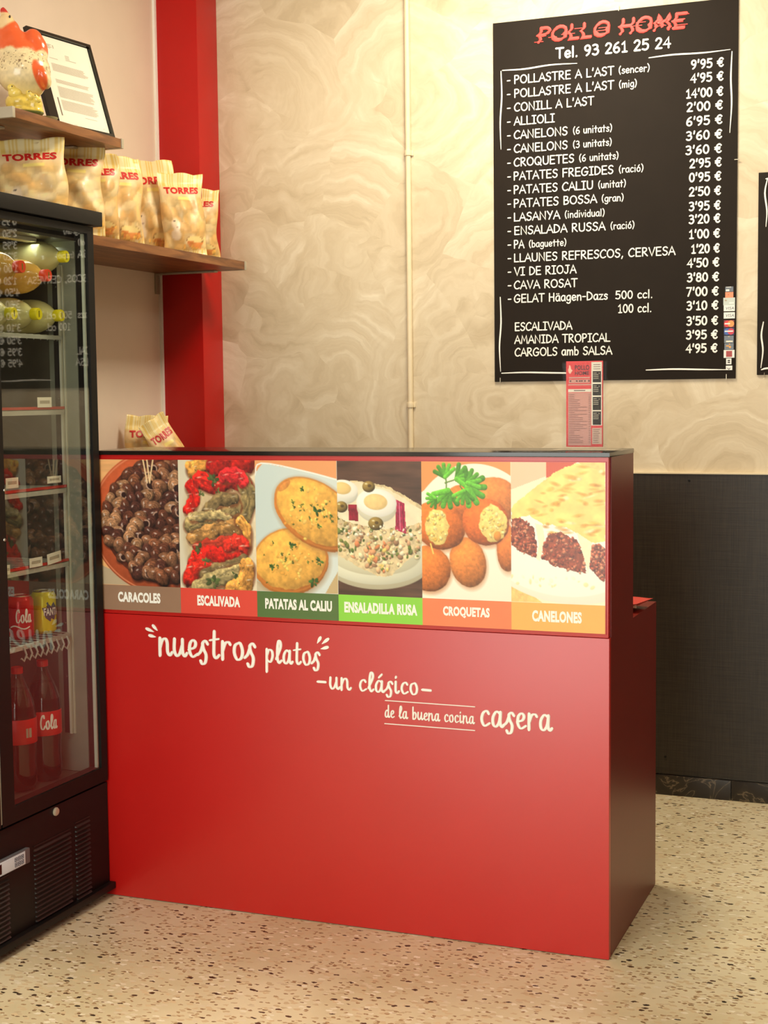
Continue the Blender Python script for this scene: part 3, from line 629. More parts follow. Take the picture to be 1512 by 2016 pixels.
# printed food strip
PX0, PX1, PZ0, PZ1 = -2.130, -.7575, .786, 1.188
strip = MB().box((PX0-.002, YC+.0005, PZ0-.002), (PX1+.002, YC+.006, PZ1+.002)).build('photo_strip', M['counter_red'], C_, bevel=.0008)
YS = YC-.0004
fs = lambda x, y, n: (x, YS-n, y)
CAPH = .067
PW, PH = 100.0, 143.0
GW, GH = 150, 210
def food(kind):
    if kind == 0:
        p = Paint(PW, PH, GW, GH, (238, 178, 118)); st_ = vnoise(p.X*.3, p.Y*2, 8, 3)
        p.put(np.ones(p.X.shape)*.5, np.clip(np.array((240, 180, 120))[None, None]*(.8+.4*st_)[..., None], 0, 255))
        p.poly([(0, 120), (0, 143), (60, 143)], (190, 170, 140))
        p.ell(82, 70, 92, 83, 0, (196, 92, 54), .25, .06); p.ring(82, 70, 90, 80.5, 0, .8, (228, 140, 100), .8)
        p.ell(84, 69, 79, 71, 0, (92, 42, 28), .1, .35, 6)
        r = np.random.RandomState(5); pts = []
        for _ in range(1500):
            x, y = r.uniform(2, 100), r.uniform(6, 136)
            if ((x-84)/76)**2+((y-69)/67)**2 < 1 and all((x-a)**2+(y-b)**2 > 66 for a, b in pts): pts.append((x, y))
        pts.sort(key=lambda q: q[1])
        for k, (x, y) in enumerate(pts):
            a = r.uniform(0, 3.1); c = np.array([(126, 78, 54), (100, 58, 42), (146, 100, 72), (88, 50, 40), (166, 122, 88)][r.randint(5)]); R = r.uniform(7, 11.5)
            p.ell(x+1, y+2, R*1.05, R*.8, a, (48, 20, 14), 0, e=3, a=.8)
            p.ell(x, y, R, R*.74, a, c, .8, .45, 2.5, seed=k, warp=1.5)
            for q_, al in ((.82, .5), (.6, .55), (.4, .6), (.2, .6)):
                p.ring(x+R*(1-q_)*.35*math.cos(a), y+R*(1-q_)*.35*math.sin(a), R*q_, R*q_*.74, a, .35, c*.45, al); p.ring(x+R*(1-q_)*.35*math.cos(a)-.5, y+R*(1-q_)*.35*math.sin(a)-.7, R*q_*.93, R*q_*.68, a, .25, c*1.45, al*.7, -3, .3)
            p.ell(x-R*.25, y-R*.3, 1.6, .7, a, (232, 222, 216), 0, e=1, a=.85)
            if k % 4 == 0: p.ell(x+R*.3, y+R*.15, R*.42, R*.5, a, (46, 22, 18), .2); p.ring(x+R*.3, y+R*.15, R*.45, R*.53, a, .7, (206, 170, 148), .85, -2.6, 2)
        for x0, y0, x1, y1 in ((57, -2, 62, 26), (62, -2, 65, 26), (70, -2, 65, 25)): p.line([(x0, y0), (x1, y1)], .9, (238, 206, 158), .2)
    elif kind == 1:
        p = Paint(PW, PH, GW, GH, (222, 214, 190)); p.poly([(88, 0), (100, 0), (100, 143), (90, 143)], (236, 222, 190), .05); p.ell(50, 75, 44, 80, 0, (200, 170, 120), .1, .1, e=10, a=.6)
        R_, O_, E_, Y_ = (214, 36, 26), (160, 140, 92), (126, 106, 70), (228, 160, 76)
        L_ = [([(20, 10), (35, 2), (52, 0)], 8, Y_), ([(50, 6), (70, 3), (88, 2)], 11, (176, 30, 22)), ([(16, 30), (20, 40), (14, 56)], 6, R_), ([(30, 22), (52, 28), (70, 20), (86, 26)], 8, (206, 40, 30)),
              ([(86, 26), (92, 38), (84, 62)], 8, (150, 130, 84)), ([(60, 18), (78, 16), (84, 22)], 6, (224, 44, 48)), ([(14, 72), (36, 66), (58, 62), (74, 50)], 7, O_), ([(38, 56), (54, 44), (72, 42)], 6, E_), ([(18, 64), (40, 60), (66, 64)], 4, (176, 156, 108)),
              ([(18, 86), (40, 80), (66, 74), (84, 76)], 6.5, (184, 136, 78)), ([(78, 66), (88, 76), (88, 92)], 5, Y_), ([(24, 96), (44, 94), (60, 90), (78, 88)], 5, (190, 60, 40)),
              ([(20, 112), (40, 104), (62, 104), (80, 98)], 8, R_), ([(64, 94), (80, 88), (86, 96)], 6, (226, 52, 36)), ([(12, 132), (20, 122), (34, 118)], 8, (206, 44, 30)), ([(30, 126), (54, 120), (84, 110)], 5.5, E_),
              ([(24, 142), (46, 132), (70, 124), (86, 122)], 8, (170, 152, 104)), ([(66, 144), (84, 134), (88, 118)], 8, Y_)]
        for k, (pts, w, c) in enumerate(L_):
            p.line([(a+.8, b+1.6) for a, b in pts], w*1.25+.8, (110, 56, 30), 0, e=3, a=.7); p.line(pts, w*1.22, c, .38, .5, 4, seed=k+9, warp=9)
            q = np.random.RandomState(k)
            for _ in range(5):
                o_ = q.uniform(-.8, .8)*w; p.line([(a, b+o_+q.uniform(-1, 1)) for a, b in pts], q.uniform(.3, 1.0), np.array(c)*q.uniform(.5, 1.35), 0, .3, 3, e=1.5, a=.55, seed=k+_, warp=10)
            for _ in range(4):
                a, b = pts[q.randint(len(pts))]; p.ell(a+q.uniform(-8, 8), b-w*.35, q.uniform(1, 2.6), .5, -.2, (250, 236, 210), 0, e=1.2, a=.7)
        for k, (x, y, r_) in enumerate(((46, 22, 8), (52, 34, 4), (26, 100, 8), (34, 112, 6), (44, 134, 9), (72, 126, 5), (30, 38, 4))): p.leaf(x, y, r_, k, (92, 108, 58))
        p.specks(70, 14, 6, 88, 140, .4, .9, [(70, 64, 34), (240, 220, 180)], seed=3)
    elif kind == 2:
        p = Paint(PW, PH, GW, GH, (206, 222, 220)); p.put(np.clip((p.X-20)/120, 0, .5), (226, 232, 226))
        p.poly([(0, 0), (100, 0), (100, 20), (60, 11), (10, 3), (0, 14)], (236, 164, 108)); p.line([(0, 16), (8, 3), (60, 11), (104, 21)], .8, (245, 246, 240), 0)
        p.poly([(0, 132), (30, 143), (0, 143)], (204, 190, 160)); p.poly([(100, 118), (100, 143), (84, 143)], (200, 176, 130))
        for cx_, cy, rx, ry, a, sd in ((42, 108, 47, 36, -.15, 1), (74, 56, 55, 34, .5, 2)):
            p.ell(cx_+1, cy+3, rx+1, ry+2, a, (150, 108, 62), 0, e=6, a=.5); p.ell(cx_, cy+1.5, rx, ry, a, (232, 140, 56), .3, .08, warp=2, seed=sd)
            p.ell(cx_-.5, cy-1.5, rx*.95, ry*.92, a, (247, 186, 84), .22, .16, 5, warp=3, seed=sd); p.ring(cx_, cy, rx*.96, ry*.95, a, .9, (206, 128, 54), .6)
            r = np.random.RandomState(sd)
            for _ in range(42):
                x, y = cx_+r.normal(0, rx*.3), cy+r.normal(0, ry*.32); p.ell(x, y, r.uniform(1.2, 3.6), r.uniform(.8, 2), r.uniform(0, 3), [(250, 226, 110), (238, 172, 70), (252, 206, 110)][r.randint(3)], .3, a=.8)
            for _ in range(18):
                x, y = cx_+r.normal(0, rx*.33), cy+r.normal(0, ry*.3); p.leaf(x, y, r.uniform(1, 2.8), r.randint(99), (86, 110, 40))
        for x, y, r_ in ((75, 54, 6), (78, 70, 3), (70, 130, 6), (92, 60, 3), (58, 30, 4), (44, 92, 5), (20, 116, 4), (78, 108, 5)): p.leaf(x, y, r_, int(x), (62, 104, 40))
        p.ell(36, 27, 4, 9, .9, (206, 110, 60), .2, .2, a=.5)
    elif kind == 3:
        p = Paint(PW, PH, GW, GH, (82, 58, 46)); st_ = vnoise(p.X*.15, p.Y, 5, 11); p.put(np.ones(p.X.shape)*.7, np.clip(np.array((92, 64, 50))[None, None]*(.6+.8*st_)[..., None], 0, 255))
        p.ell(46, 104, 66, 32, -.02, (196, 190, 160), .1); p.ell(46, 102, 64, 29, -.02, (238, 238, 212), .2); p.ell(44, 99, 54, 22, 0, (222, 218, 186), .15)
        top = [(0, 22), (20, 20), (60, 26), (100, 46), (100, 84), (98, 92), (62, 122), (48, 122), (20, 110), (0, 100)]
        p.poly(top, (226, 206, 160), .18, 5, warp=3)
        msk = lambda x, y: 58 < y < 118-abs(x-52)*.4
        p.specks(260, 0, 56, 98, 120, 1.4, 4, [(236, 214, 160), (244, 232, 196), (180, 160, 104), (120, 132, 66), (206, 160, 120), (170, 130, 96), (236, 190, 140), (240, 226, 180)], msk, 4, .5)
        p.specks(46, 0, 60, 98, 116, 1.2, 2.6, [(96, 118, 50), (76, 96, 44)], msk, 8, .4)
        p.specks(26, 18, 86, 60, 118, 2, 4.4, [(224, 140, 92), (240, 210, 120), (232, 168, 120)], msk, 9, .4)
        p.poly([(0, 26), (24, 22), (62, 30), (100, 50), (100, 64), (84, 68), (50, 72), (18, 66), (0, 60)], (243, 230, 196), .07, 8, warp=3)
        p.ell(8, 34, 17, 12, .1, (240, 240, 224), .2); p.ell(8, 30, 17, 10, .1, (250, 248, 234), .1); p.ell(6, 29, 11, 6.5, .1, (246, 212, 140), .15)
        p.poly([(13, 46), (25, 46), (25, 64), (14, 63)], (150, 24, 50), .3, 4); p.poly([(70, 40), (80, 44), (82, 76), (69, 72)], (176, 36, 78), .35, 3); p.line([(74, 44), (75, 72)], .5, (226, 130, 160)); p.line([(78, 46), (79, 72)], .5, (120, 20, 50))
        p.ell(47, 50, 23.5, 15, .05, (224, 220, 196), .15); p.ell(47, 44, 24, 15, .05, (249, 248, 236), .12); p.ell(46, 43, 14, 8.5, .05, (248, 214, 146), .15, .05)
        for x, y in ((38, 27), (5, 49), (46, 66)):
            p.ell(x, y, 9 if y > 60 else 7.5, 7 if y > 60 else 6, 0, (150, 124, 62), .7); p.ell(x+1, y-1, 2.2, 1.6, 0, (96, 74, 34), .2); p.ell(x-3, y-3, 1.6, .8, 0, (230, 220, 170), 0)
        p.specks(30, 6, 68, 90, 82, .6, 2.4, [(250, 242, 216)], None, 3)
    elif kind == 4:
        p = Paint(PW, PH, GW, GH, (252, 246, 222)); p.poly([(0, 0), (100, 0), (100, 30), (70, 4), (40, 4), (0, 32)], (238, 158, 92)); p.ell(60, 80, 74, 78, 0, (253, 248, 228), .03)
        def cro(x, y, rx, ry, a, s_, c=(236, 132, 54)):
            p.ell(x+1, y+2, rx+1, ry+1, a, (190, 110, 60), 0, e=4, a=.5); p.ell(x, y, rx, ry, a, c, .42, .13, 2.2, seed=s_, warp=1.5)
        cro(84, 38, 26, 22, .4, 1, (236, 140, 66)); cro(44, 42, 18, 18, 0, 2, (232, 126, 56)); cro(96, 88, 12, 24, 0, 3); cro(8, 112, 25, 24, .4, 4); cro(52, 104, 20, 26, -.25, 5, (238, 142, 62))
        cro(20, 66, 30, 25, .35, 6, (234, 124, 48)); cro(72, 62, 26, 24, .2, 7, (232, 116, 44)); 
        for cx_, cy, rx, ry, sd in ((17, 68, 13, 19, 1), (80, 63, 15, 19, 2)):
            p.ell(cx_, cy, rx, ry, -.1, (250, 222, 130), .12, .12, 3, warp=5, seed=sd); p.specks(40, cx_-rx*.8, cy-ry*.8, cx_+rx*.8, cy+ry*.8, 1, 2.6, [(254, 236, 160), (240, 196, 90), (252, 214, 116)], lambda x, y: ((x-cx_)/rx)**2+((y-cy)/ry)**2 < .8, sd, .4)
        p.ell(85, 76, 4, 5, 0, (232, 150, 60), .3)
        for pts in ([(27, 8), (28, 30), (20, 46)], [(27, 22), (40, 18)], [(48, 30), (44, 24), (56, 20)]): p.line(pts, .7, (96, 140, 50))
        def lobes(x, y, r_, a0, k):
            for j in range(5):
                a = a0+(j-2)*.5; p.line([(x, y), (x+r_*math.cos(a)*.6, y+r_*math.sin(a)*.6), (x+r_*math.cos(a), y+r_*math.sin(a))], r_*.17, np.array((92, 168, 48))*(.85+.09*j), .25, .15, 2, seed=j+k)
        lobes(27, 16, 13, -1.7, 0); lobes(40, 18, 15, -.4, 1); lobes(30, 30, 17, 1.9, 2); lobes(52, 26, 19, .5, 3); lobes(52, 22, 14, -.7, 5); lobes(48, 30, 13, 1.7, 6); lobes(16, 38, 10, 2.6, 7)
        p.line([(10, 86), (13, 96)], .9, (250, 214, 110))
    else:
        p = Paint(PW, PH, GW, GH, (250, 240, 208)); p.poly([(0, 0), (38, 0), (38, 14), (0, 28)], (246, 206, 170)); p.poly([(38, 0), (70, 0), (50, 12), (38, 16)], (214, 90, 60)); p.poly([(72, 0), (100, 0), (100, 24), (80, 6)], (250, 214, 130), .1)
        p.poly([(0, 120), (34, 143), (0, 143)], (250, 206, 126), .12, 3); p.ell(52, 92, 88, 50, .15, (250, 246, 226), .06); p.ell(50, 90, 80, 45, .12, (255, 252, 238), .03)
        topf = [(0, 46), (20, 30), (44, 12), (70, 0), (92, 8), (100, 14), (100, 78), (84, 80), (60, 66), (34, 62), (20, 54), (0, 58)]
        p.poly(topf, (252, 226, 132), .1, 9, warp=3)
        r = np.random.RandomState(2)
        for k in range(95):
            x, y = r.uniform(2, 99), r.uniform(2, 74)
            if y < 46-x*.62+4 or (x < 34 and y > 54): continue
            p.ell(x, y, r.uniform(1.5, 5.5), r.uniform(.6, 1.9), r.uniform(-.3, .3), [(226, 158, 60), (240, 186, 80), (206, 134, 48), (254, 242, 190), (232, 168, 70)][r.randint(5)], .1, .2, 3, e=2, a=.8, seed=k)
        for pts in ([(0, 58), (10, 56), (24, 66), (28, 86), (26, 98), (12, 92), (0, 84)], [(34, 84), (40, 72), (54, 70), (70, 78), (78, 92), (80, 112), (66, 110), (46, 104), (34, 98)], [(86, 84), (94, 82), (100, 86), (100, 120), (90, 112), (84, 104)]):
            p.poly(pts, (150, 70, 44), .3, 3, warp=4)
            xs_, ys_ = [a for a, b in pts], [b for a, b in pts]
            def ins(x, y, pts=pts):
                c = False
                for i in range(len(pts)):
                    x0, y0 = pts[i]; x1, y1 = pts[i-1]
                    if (y0 > y) != (y1 > y) and x < (x1-x0)*(y-y0)/(y1-y0)+x0: c = not c
                return c
            p.specks(170, min(xs_), min(ys_), max(xs_), max(ys_), 1, 2.4, [(186, 90, 58), (158, 66, 42), (206, 120, 84), (128, 50, 32), (214, 140, 104)], ins, len(pts), .6)
        p.poly([(26, 62), (34, 64), (36, 76), (31, 100), (27, 98), (30, 84)], (255, 244, 206), .04); p.poly([(70, 70), (86, 80), (84, 100), (82, 110), (78, 96)], (255, 244, 206), .04)
        p.specks(20, 0, 116, 90, 126, 1, 3, [(252, 234, 180), (255, 250, 226)], None, 7, .05)
    return p.lin()
caps = [('CARACOLES', (152, 118, 94), .22, .75), ('ESCALIVADA', (224, 72, 56), .22, .78), ('PATATAS AL CALIU', (84, 114, 58), .1, .92), ('ENSALADILLA RUSA', (142, 216, 68), .07, .94), ('CROQUETAS', (240, 132, 84), .235, .76), ('CANELONES', (244, 182, 92), .225, .755)]
bx = [hit(px_, 1000, 1, YS)[0] for px_ in (205, 352, 503, 664, 830, 1006, 1193)]; bx[0] = PX0; bx[-1] = PX1
fl = ['photo of brown snails in a clay bowl', 'photo of roasted peppers and aubergine strips', 'photo of two golden stuffed potato halves', 'photo of egg topped potato salad on a plate', 'photo of orange croquettes with parsley', 'photo of browned meat filled pasta rolls']
for k, (cap_, cc, u0, u1) in enumerate(caps):
    a, b = bx[k], bx[k+1]; w = b-a
    o = picture(fs, a, b, PZ0+CAPH, PZ1, food(k), 'food_photo', M['vprint'], strip); o['label'] = fl[k]
    c = MB().add([fs(a, PZ0, 0), fs(b, PZ0, 0), fs(b, PZ0+CAPH, 0), fs(a, PZ0+CAPH, 0)], [(0, 1, 2, 3)])
    font_c = MB(); font_text(font_c, cap_, a+w*u0, a+w*u1, PZ0+.022, .0275, fs, bold=.05, n=.0004)
    o = c.build('caption_bar', cm('caption_%s' % cap_.lower().replace(' ', '_'), cc), strip, smooth=False); o['label'] = 'caption bar reading '+cap_
    font_c.build('caption_lettering', M['white'], strip, smooth=False)
# raised white slogan
YP = YC-.0003
fp = lambda x, y, n: (x, YP-n, y)
def cpos(x, y): return hit(x, y, 1, YP)
TH = .0022
def script(text, x0, x1, yb0, yb1, xh_px, hw):
    a = cpos(x0, yb0); b = cpos(x1, yb1); pxm = 700+(((x0+x1)/2)-200)*.15
    mb = MB(); stroke_text(mb, text, S, a[0], b[0], (a[2]+b[2])/2, xh_px/pxm, hw, fp, unit=6.0, thick=TH, mod=.45); mb.build('slogan_lettering', M['white'], C_, smooth=False)
script('nuestros', 313, 503, 1289, 1302, 33, .0050)
script('platos', 523, 630, 1304, 1311, 26, .0041)
script('un clásico', 649, 824, 1357, 1367, 22.5, .0036)
script('de la buena cocina', 758, 934, 1411, 1426, 14.5, .0022)
script('casera', 946, 1086, 1428, 1440, 31, .0043)
mb = MB()
for a, b, hw in (((626, 1342), (641, 1343), .0035), ((832, 1358), (848, 1359.5), .0035), ((759, 1379), (935, 1395), .0013), ((758, 1424.5), (935, 1440), .0013)):
    p, q = cpos(*a), cpos(*b); mb = MB(); ribbon(mb, [(p[0], p[2]), (q[0], q[2] if hw > .003 else p[2])], hw, fp, TH); mb.build('slogan_dash', M['white'], C_, smooth=False)
def zq(x, y): return 270+x/3.516, 1220+y/3.516
for a, b in (((60, 58), (118, 84)), ((106, 34), (143, 76)), ((80, 106), (132, 120)), ((1275, 116), (1248, 164)), ((1330, 128), (1280, 168)), ((1328, 188), (1272, 202))):
    p, q = cpos(*zq(*a)), cpos(*zq(*b)); d = np.array((q[0]-p[0], q[2]-p[2])); n_ = 6
    pts = [np.array((p[0], p[2]))+d*i/(n_-1) for i in range(n_)]
    Q = MB(); L = []; R = []; nn = np.array((-d[1], d[0])); nn = nn/np.linalg.norm(nn)
    ws = [.0022, .0040, .0042, .0034, .0020, .0005]
    ring = [pt+nn*w for pt, w in zip(pts, ws)]+[pt-nn*w for pt, w in zip(pts[::-1], ws[::-1])]; N = len(ring)
    mb = MB().add([fp(r[0], r[1], TH) for r in ring]+[fp(r[0], r[1], 0) for r in ring], [tuple(range(N))]+[(i, (i+1) % N, N+(i+1) % N, N+i) for i in range(N)])
    mb.build('slogan_mark', M['white'], C_, smooth=False)

#@@FLYER
fx0, fx1, fy, fz0, fz1 = -.889, -.782, YC+.115, 1.216, 1.425
H_ = thing('flyer_holder', 'clear acrylic holder with red price flyer standing on the counter top', 'flyer holder', ((fx0+fx1)/2, fy, 1.211))
hb = MB().box((fx0, fy+.012, 1.2115), (fx1, fy+.014, fz1)).box((fx0, fy-.004, 1.2115), (fx1, fy-.002, fz1-.002)).box((fx0-.02, fy-.03, 1.2115), (fx1+.025, fy+.06, 1.2135))
hb.build('acrylic_stand', M['acrylic'], H_)
fa, fb = fx0+.0085, fx1-.009
ff = lambda x, y, n: (x, fy+.0028-n, y)
fly = MB().box((fa, fy+.003, fz0+.004), (fb, fy+.0085, fz1+.001)).build('flyer', cm('flyer_red', (222, 36, 30)), H_)
def fq(x0, y0, x1, y1, m, n=.0003, name='printed_block'):   # close-up pixels: flyer 345..1065 x 120..1815
    X = lambda v: fa+(v-345)/720*(fb-fa); Z = lambda v: fz1+(v-120)/1695*(fz0+.004-fz1)
    return MB().add([ff(X(x0), Z(y1), n), ff(X(x1), Z(y1), n), ff(X(x1), Z(y0), n), ff(X(x0), Z(y0), n)], [(0, 1, 2, 3)]).build(name, m, fly, smooth=False)
X_ = lambda v: fa+(v-345)/720*(fb-fa); Z_ = lambda v: fz1+(v-120)/1695*(fz0+.004-fz1)
pk = cm('flyer_pink', (208, 146, 130)); 
fq(845, 135, 1050, 1390, M['paper']); fq(385, 665, 838, 725, M['paper']); fq(385, 735, 838, 1790, pk); fq(858, 1440, 1050, 1760, cm('flyer_cream', (205, 168, 144)))
fq(400, 425, 815, 455, pk); fq(400, 475, 815, 545, pk); fq(385, 565, 838, 592, pk)
mb = MB(); font_text(mb, 'POLLO', X_(520), X_(805), Z_(290), Z_(190)-Z_(290), ff, bold=.03, n=.0006); font_text(mb, 'HOME', X_(520), X_(800), Z_(390), Z_(310)-Z_(390), ff, bold=.03, n=.0006)
mb.build('heading', cm('flyer_dark_red', (84, 4, 4)), fly, smooth=False)
mb = MB(); cx_, cz = X_(425), Z_(290)
mb.add([ff(cx_+a, cz+b, .0006) for a, b in ((-.005, 0), (-.003, -.006), (0, -.009), (.003, -.005), (.006, 0), (.003, .002), (.001, .010), (-.002, .013), (-.003, .006))], [tuple(range(9))]); mb.build('printed_emblem', cm('emblem_cream', (246, 196, 170)), fly, smooth=False)
mb = MB(); r = random.Random(2)
def blk(x0, y0, x1, y1, n=.0006): mb.add([ff(X_(x0), Z_(y1), n), ff(X_(x1), Z_(y1), n), ff(X_(x1), Z_(y0), n), ff(X_(x0), Z_(y0), n)], [(0, 1, 2, 3)])
for k in range(28):
    y = 770+k*35.5; blk(400, y, 400+r.choice((110, 180, 220, 280, 360)), y+9); blk(790, y, 826, y+10)
for k in range(8): blk(880, 1468+k*36, 1000+r.randint(-20, 30), 1478+k*36)
for k in range(3): blk(885, 180+k*42, 1020, 192+k*42)
for x in (415, 540, 600, 640, 700, 780): blk(x, 490, x+35, 520)
blk(500, 685, 725, 702)
mb.build('small_print', cm('small_print_ink', (96, 44, 38)), fly, smooth=False)['kind'] = 'stuff'
for y0, y1 in ((315, 535), (570, 795), (825, 1085), (1110, 1378)):
    fq(872, y0, 1035, y1, M['darkprint'], .0006, 'black_offer_box'); mb = MB()
    for k in range(4): blk(885, y0+30+k*36, 985 if k else 950, y0+44+k*36, .0009)
    blk(990, y0+30, 1005, y0+55, .0009); mb.build('small_print', M['greyprint'], fly, smooth=False)['kind'] = 'stuff'

#@@SHELVES
def shelf(label, y0, y1, z0, z1, brackets):
    t = thing('wall_shelf', label, 'shelf', (XL, (y0+y1)/2, z0), 'wooden wall shelves')
    MB().box((XL+.001, y0+.012, z0), (-2.355, y1-.012, z1)).build('board', M['wood'], t, bevel=.001)
    for ya, yb in ((y0, y0+.012), (y1-.012, y1)):
        MB().box((XL+.001, ya, z0-.0015), (-2.352, yb, z1+.0015)).build('end_cap', M['cap_metal'], t, bevel=.001)
    for yb_ in brackets:
        MB().box((XL+.001, yb_-.012, z0-.075), (XL+.007, yb_+.012, z0-.001)).box((XL+.007, yb_-.012, z0-.007), (-2.46, yb_+.012, z0-.001)).build('bracket', M['cap_metal'], t, bevel=.001)
    return t
shelf('lower wooden wall shelf under the row of crisp bags', 3.44, 4.682, 1.798, 1.826, (3.7, 4.655))
shelf('upper wooden wall shelf under the hen figurine and framed letter', 3.318, 3.876, 2.10, 2.126, (3.42, 3.78))

#@@FRAME
phi = math.radians(8); BR = np.array([-2.385, 3.862, 2.1275])      # right foot of the frame
Uy = np.array([math.sin(phi), math.cos(phi), 0]); bk = np.array([-math.cos(phi), math.sin(phi), 0])
H2, W2, lean = .296, .275, .30
Uz = bk*math.sin(lean)+np.array([0, 0, math.cos(lean)]); Un = -bk*math.cos(lean)+np.array([0, 0, math.sin(lean)])
t = thing('picture_frame', 'thin black framed typed letter tilted back on the upper shelf behind the hen', 'picture frame', tuple(BR-Uy*W2/2))
# local: a along y, b up the frame, n towards the room
def ffr(a, b, n): return BR+Uy*(a-W2)+Uz*b+Un*n
def fbox(a0, b0, n0, a1, b1, n1):
    mb = MB(); vs = [ffr(a, b, n) for a in (a0, a1) for b in (b0, b1) for n in (n0, n1)]
    return mb.add(vs, [(0, 2, 3, 1), (4, 5, 7, 6), (0, 1, 5, 4), (2, 6, 7, 3), (0, 4, 6, 2), (1, 3, 7, 5)])
mb = MB()
for q in ((0, 0, 0, W2, .009, .014), (0, H2-.009, 0, W2, H2, .014), (0, .009, 0, .036, H2-.009, .014), (W2-.009, .009, 0, W2, H2-.009, .014)):
    b_ = fbox(q[0], q[1], q[2], q[3], q[4], q[5]); mb.add(b_.v, b_.f)
mb.build('frame', M['blackgloss'], t)
fbox(.011, .011, .001, W2-.011, H2-.011, .006).build('backing', cm('pale_mount', (226, 232, 214)), t)
fbox(.041, .010, .006, W2-.022, H2-.012, .007).build('letter', M['paper'], t)
pr = MB(); fr_ = lambda a, b, n: ffr(.02+a*.90, b*.74, .0074+n)
def pl(a0, b0, a1, b1): pr.add([fr_(a0, b0, 0), fr_(a1, b0, 0), fr_(a1, b1, 0), fr_(a0, b1, 0)], [(0, 1, 2, 3)])
for k in range(4): pl(.052, .350-k*.005, .085-(k % 2)*.008, .3525-k*.005)
pl(.09, .338, .094, .352)
for k in range(4): pl(.14, .318-k*.006, .16+(k == 3)*.03, .3205-k*.006)
pl(.06, .293, .1, .295)
for b0, b1 in ((.238, .272), (.19, .205), (.130, .175), (.075, .118)):
    b = b1
    while b > b0: pl(.062, b-.0014, .062+random.uniform(.15, .175), b); b -= .0034
pl(.16, .06, .22, .0615); pl(.095, .02, .11, .0215); pl(.24, .03, .25, .0315)
pr.build('typed_text', M['greyprint'], t, smooth=False)
g_ = MB().add([fr_(.046, .05, .0002), fr_(.051, .05, .0002), fr_(.051, .125, .0002), fr_(.046, .125, .0002)], [(0, 1, 2, 3)]); g_.build('margin_stripe', cm('stripe_brown', (110, 96, 76)), t, smooth=False)

#@@HEN
hp = hit(47, 215, 0, -2.405); hp[2] = 2.126
t = thing('hen_figurine', 'glazed orange and cream ceramic hen with yellow chicks on the upper shelf', 'figurine', tuple(hp))
vd = np.array([hp[0], hp[1], 0]); vd /= np.linalg.norm(vd); hr = np.array([-vd[1], vd[0], 0])*-1; hr = np.array([vd[1], -vd[0], 0])   # picture right
def hl(a, b, c): return np.array(hp)+hr*a+vd*b+np.array([0, 0, c])
def blob(parts, voxel, name, m, colf, parent, smooth=3):
    bm = bmesh.new()
    for (c, r, tilt) in parts:
        q = bmesh.ops.create_icosphere(bm, subdivisions=3, radius=1.0)
        for v in q['verts']:
            x, y, z = v.co.x*r[0], v.co.y*r[1], v.co.z*r[2]; ca, sa = math.cos(tilt), math.sin(tilt)
            x, z = x*ca+z*sa, -x*sa+z*ca; v.co = Vector(tuple(hl(c[0]+x, c[1]+y, c[2]+z)-np.array(hp)))
    me = bpy.data.meshes.new('tmp'); bm.to_mesh(me); bm.free(); o = bpy.data.objects.new('tmp', me); COL.objects.link(o)
    md = o.modifiers.new('r', 'REMESH'); md.mode = 'VOXEL'; md.voxel_size = voxel; ms = o.modifiers.new('s', 'SMOOTH'); ms.factor = .6; ms.iterations = smooth*3
    dg = bpy.context.evaluated_depsgraph_get(); me2 = bpy.data.meshes.new_from_object(o.evaluated_get(dg)); bpy.data.objects.remove(o); bpy.data.meshes.remove(me)
    me2.name = name; me2.materials.clear(); me2.materials.append(m)
    co = np.zeros(len(me2.vertices)*3, np.float32); me2.vertices.foreach_get('co', co); co = co.reshape(-1, 3)
    A = co@hr; B = co@vd; Cc = co[:, 2]; cols = colf(A, B, Cc)/255.0
    cols = np.where(cols <= .04045, cols/12.92, ((cols+.055)/1.055)**2.4)
    ca_ = me2.color_attributes.new('Col', 'FLOAT_COLOR', 'POINT'); ca_.data.foreach_set('color', np.hstack([cols, np.ones((len(cols), 1))]).astype(np.float32).ravel())
    me2.polygons.foreach_set('use_smooth', [True]*len(me2.polygons))
    ob = bpy.data.objects.new(name, me2); COL.objects.link(ob); ob.parent = parent; return ob
def lerp(a, b, m): return np.array(a, float)[None]*(1-m[:, None])+np.array(b, float)[None]*m[:, None] if not isinstance(a, np.ndarray) or a.ndim == 1 else a*(1-m[:, None])+np.array(b, float)[None]*m[:, None]
def hencol(A, B, Cc):
    n = vnoise(A*1000, Cc*1000, 9, 5); c = np.tile(np.array((246, 226, 178.)), (len(A), 1))
    c = c*(.88+.2*n)[:, None]
    c = lerp(c, (238, 214, 134), np.clip((.10-Cc)/.04, 0, 1)*.7)
    sp_ = vnoise(A*1000, Cc*1000, 3.2, 9, 2); c = lerp(c, (112, 84, 58), ((sp_ > .70) & (Cc > .115) & (Cc < .165))*.75)
    edge = .170+.004*np.sin(A*140)+.01*(n-.5)-A*.06; m = np.clip((Cc-edge)/.008, 0, 1); c = lerp(c, (240, 96, 46), m*.95)
    face = np.clip((Cc-.226-np.clip(A+.05, 0, .1)*.7)/.008, 0, 1)*(A < .005); c = lerp(c, (246, 214, 160), face)
    comb = np.clip((Cc-.274)/.004, 0, 1)*(A < -.01); c = lerp(c, (204, 52, 46), comb)
    w = ((A-.045)/.022)**2+((Cc-.105-(.045-A)*.9)/.036)**2; c = lerp(c, (238, 104, 54), np.clip((1-w)*3, 0, 1))
    return np.clip(c, 0, 255)
hm = vcol_mat('glazed_ceramic', .22, coat=.3)
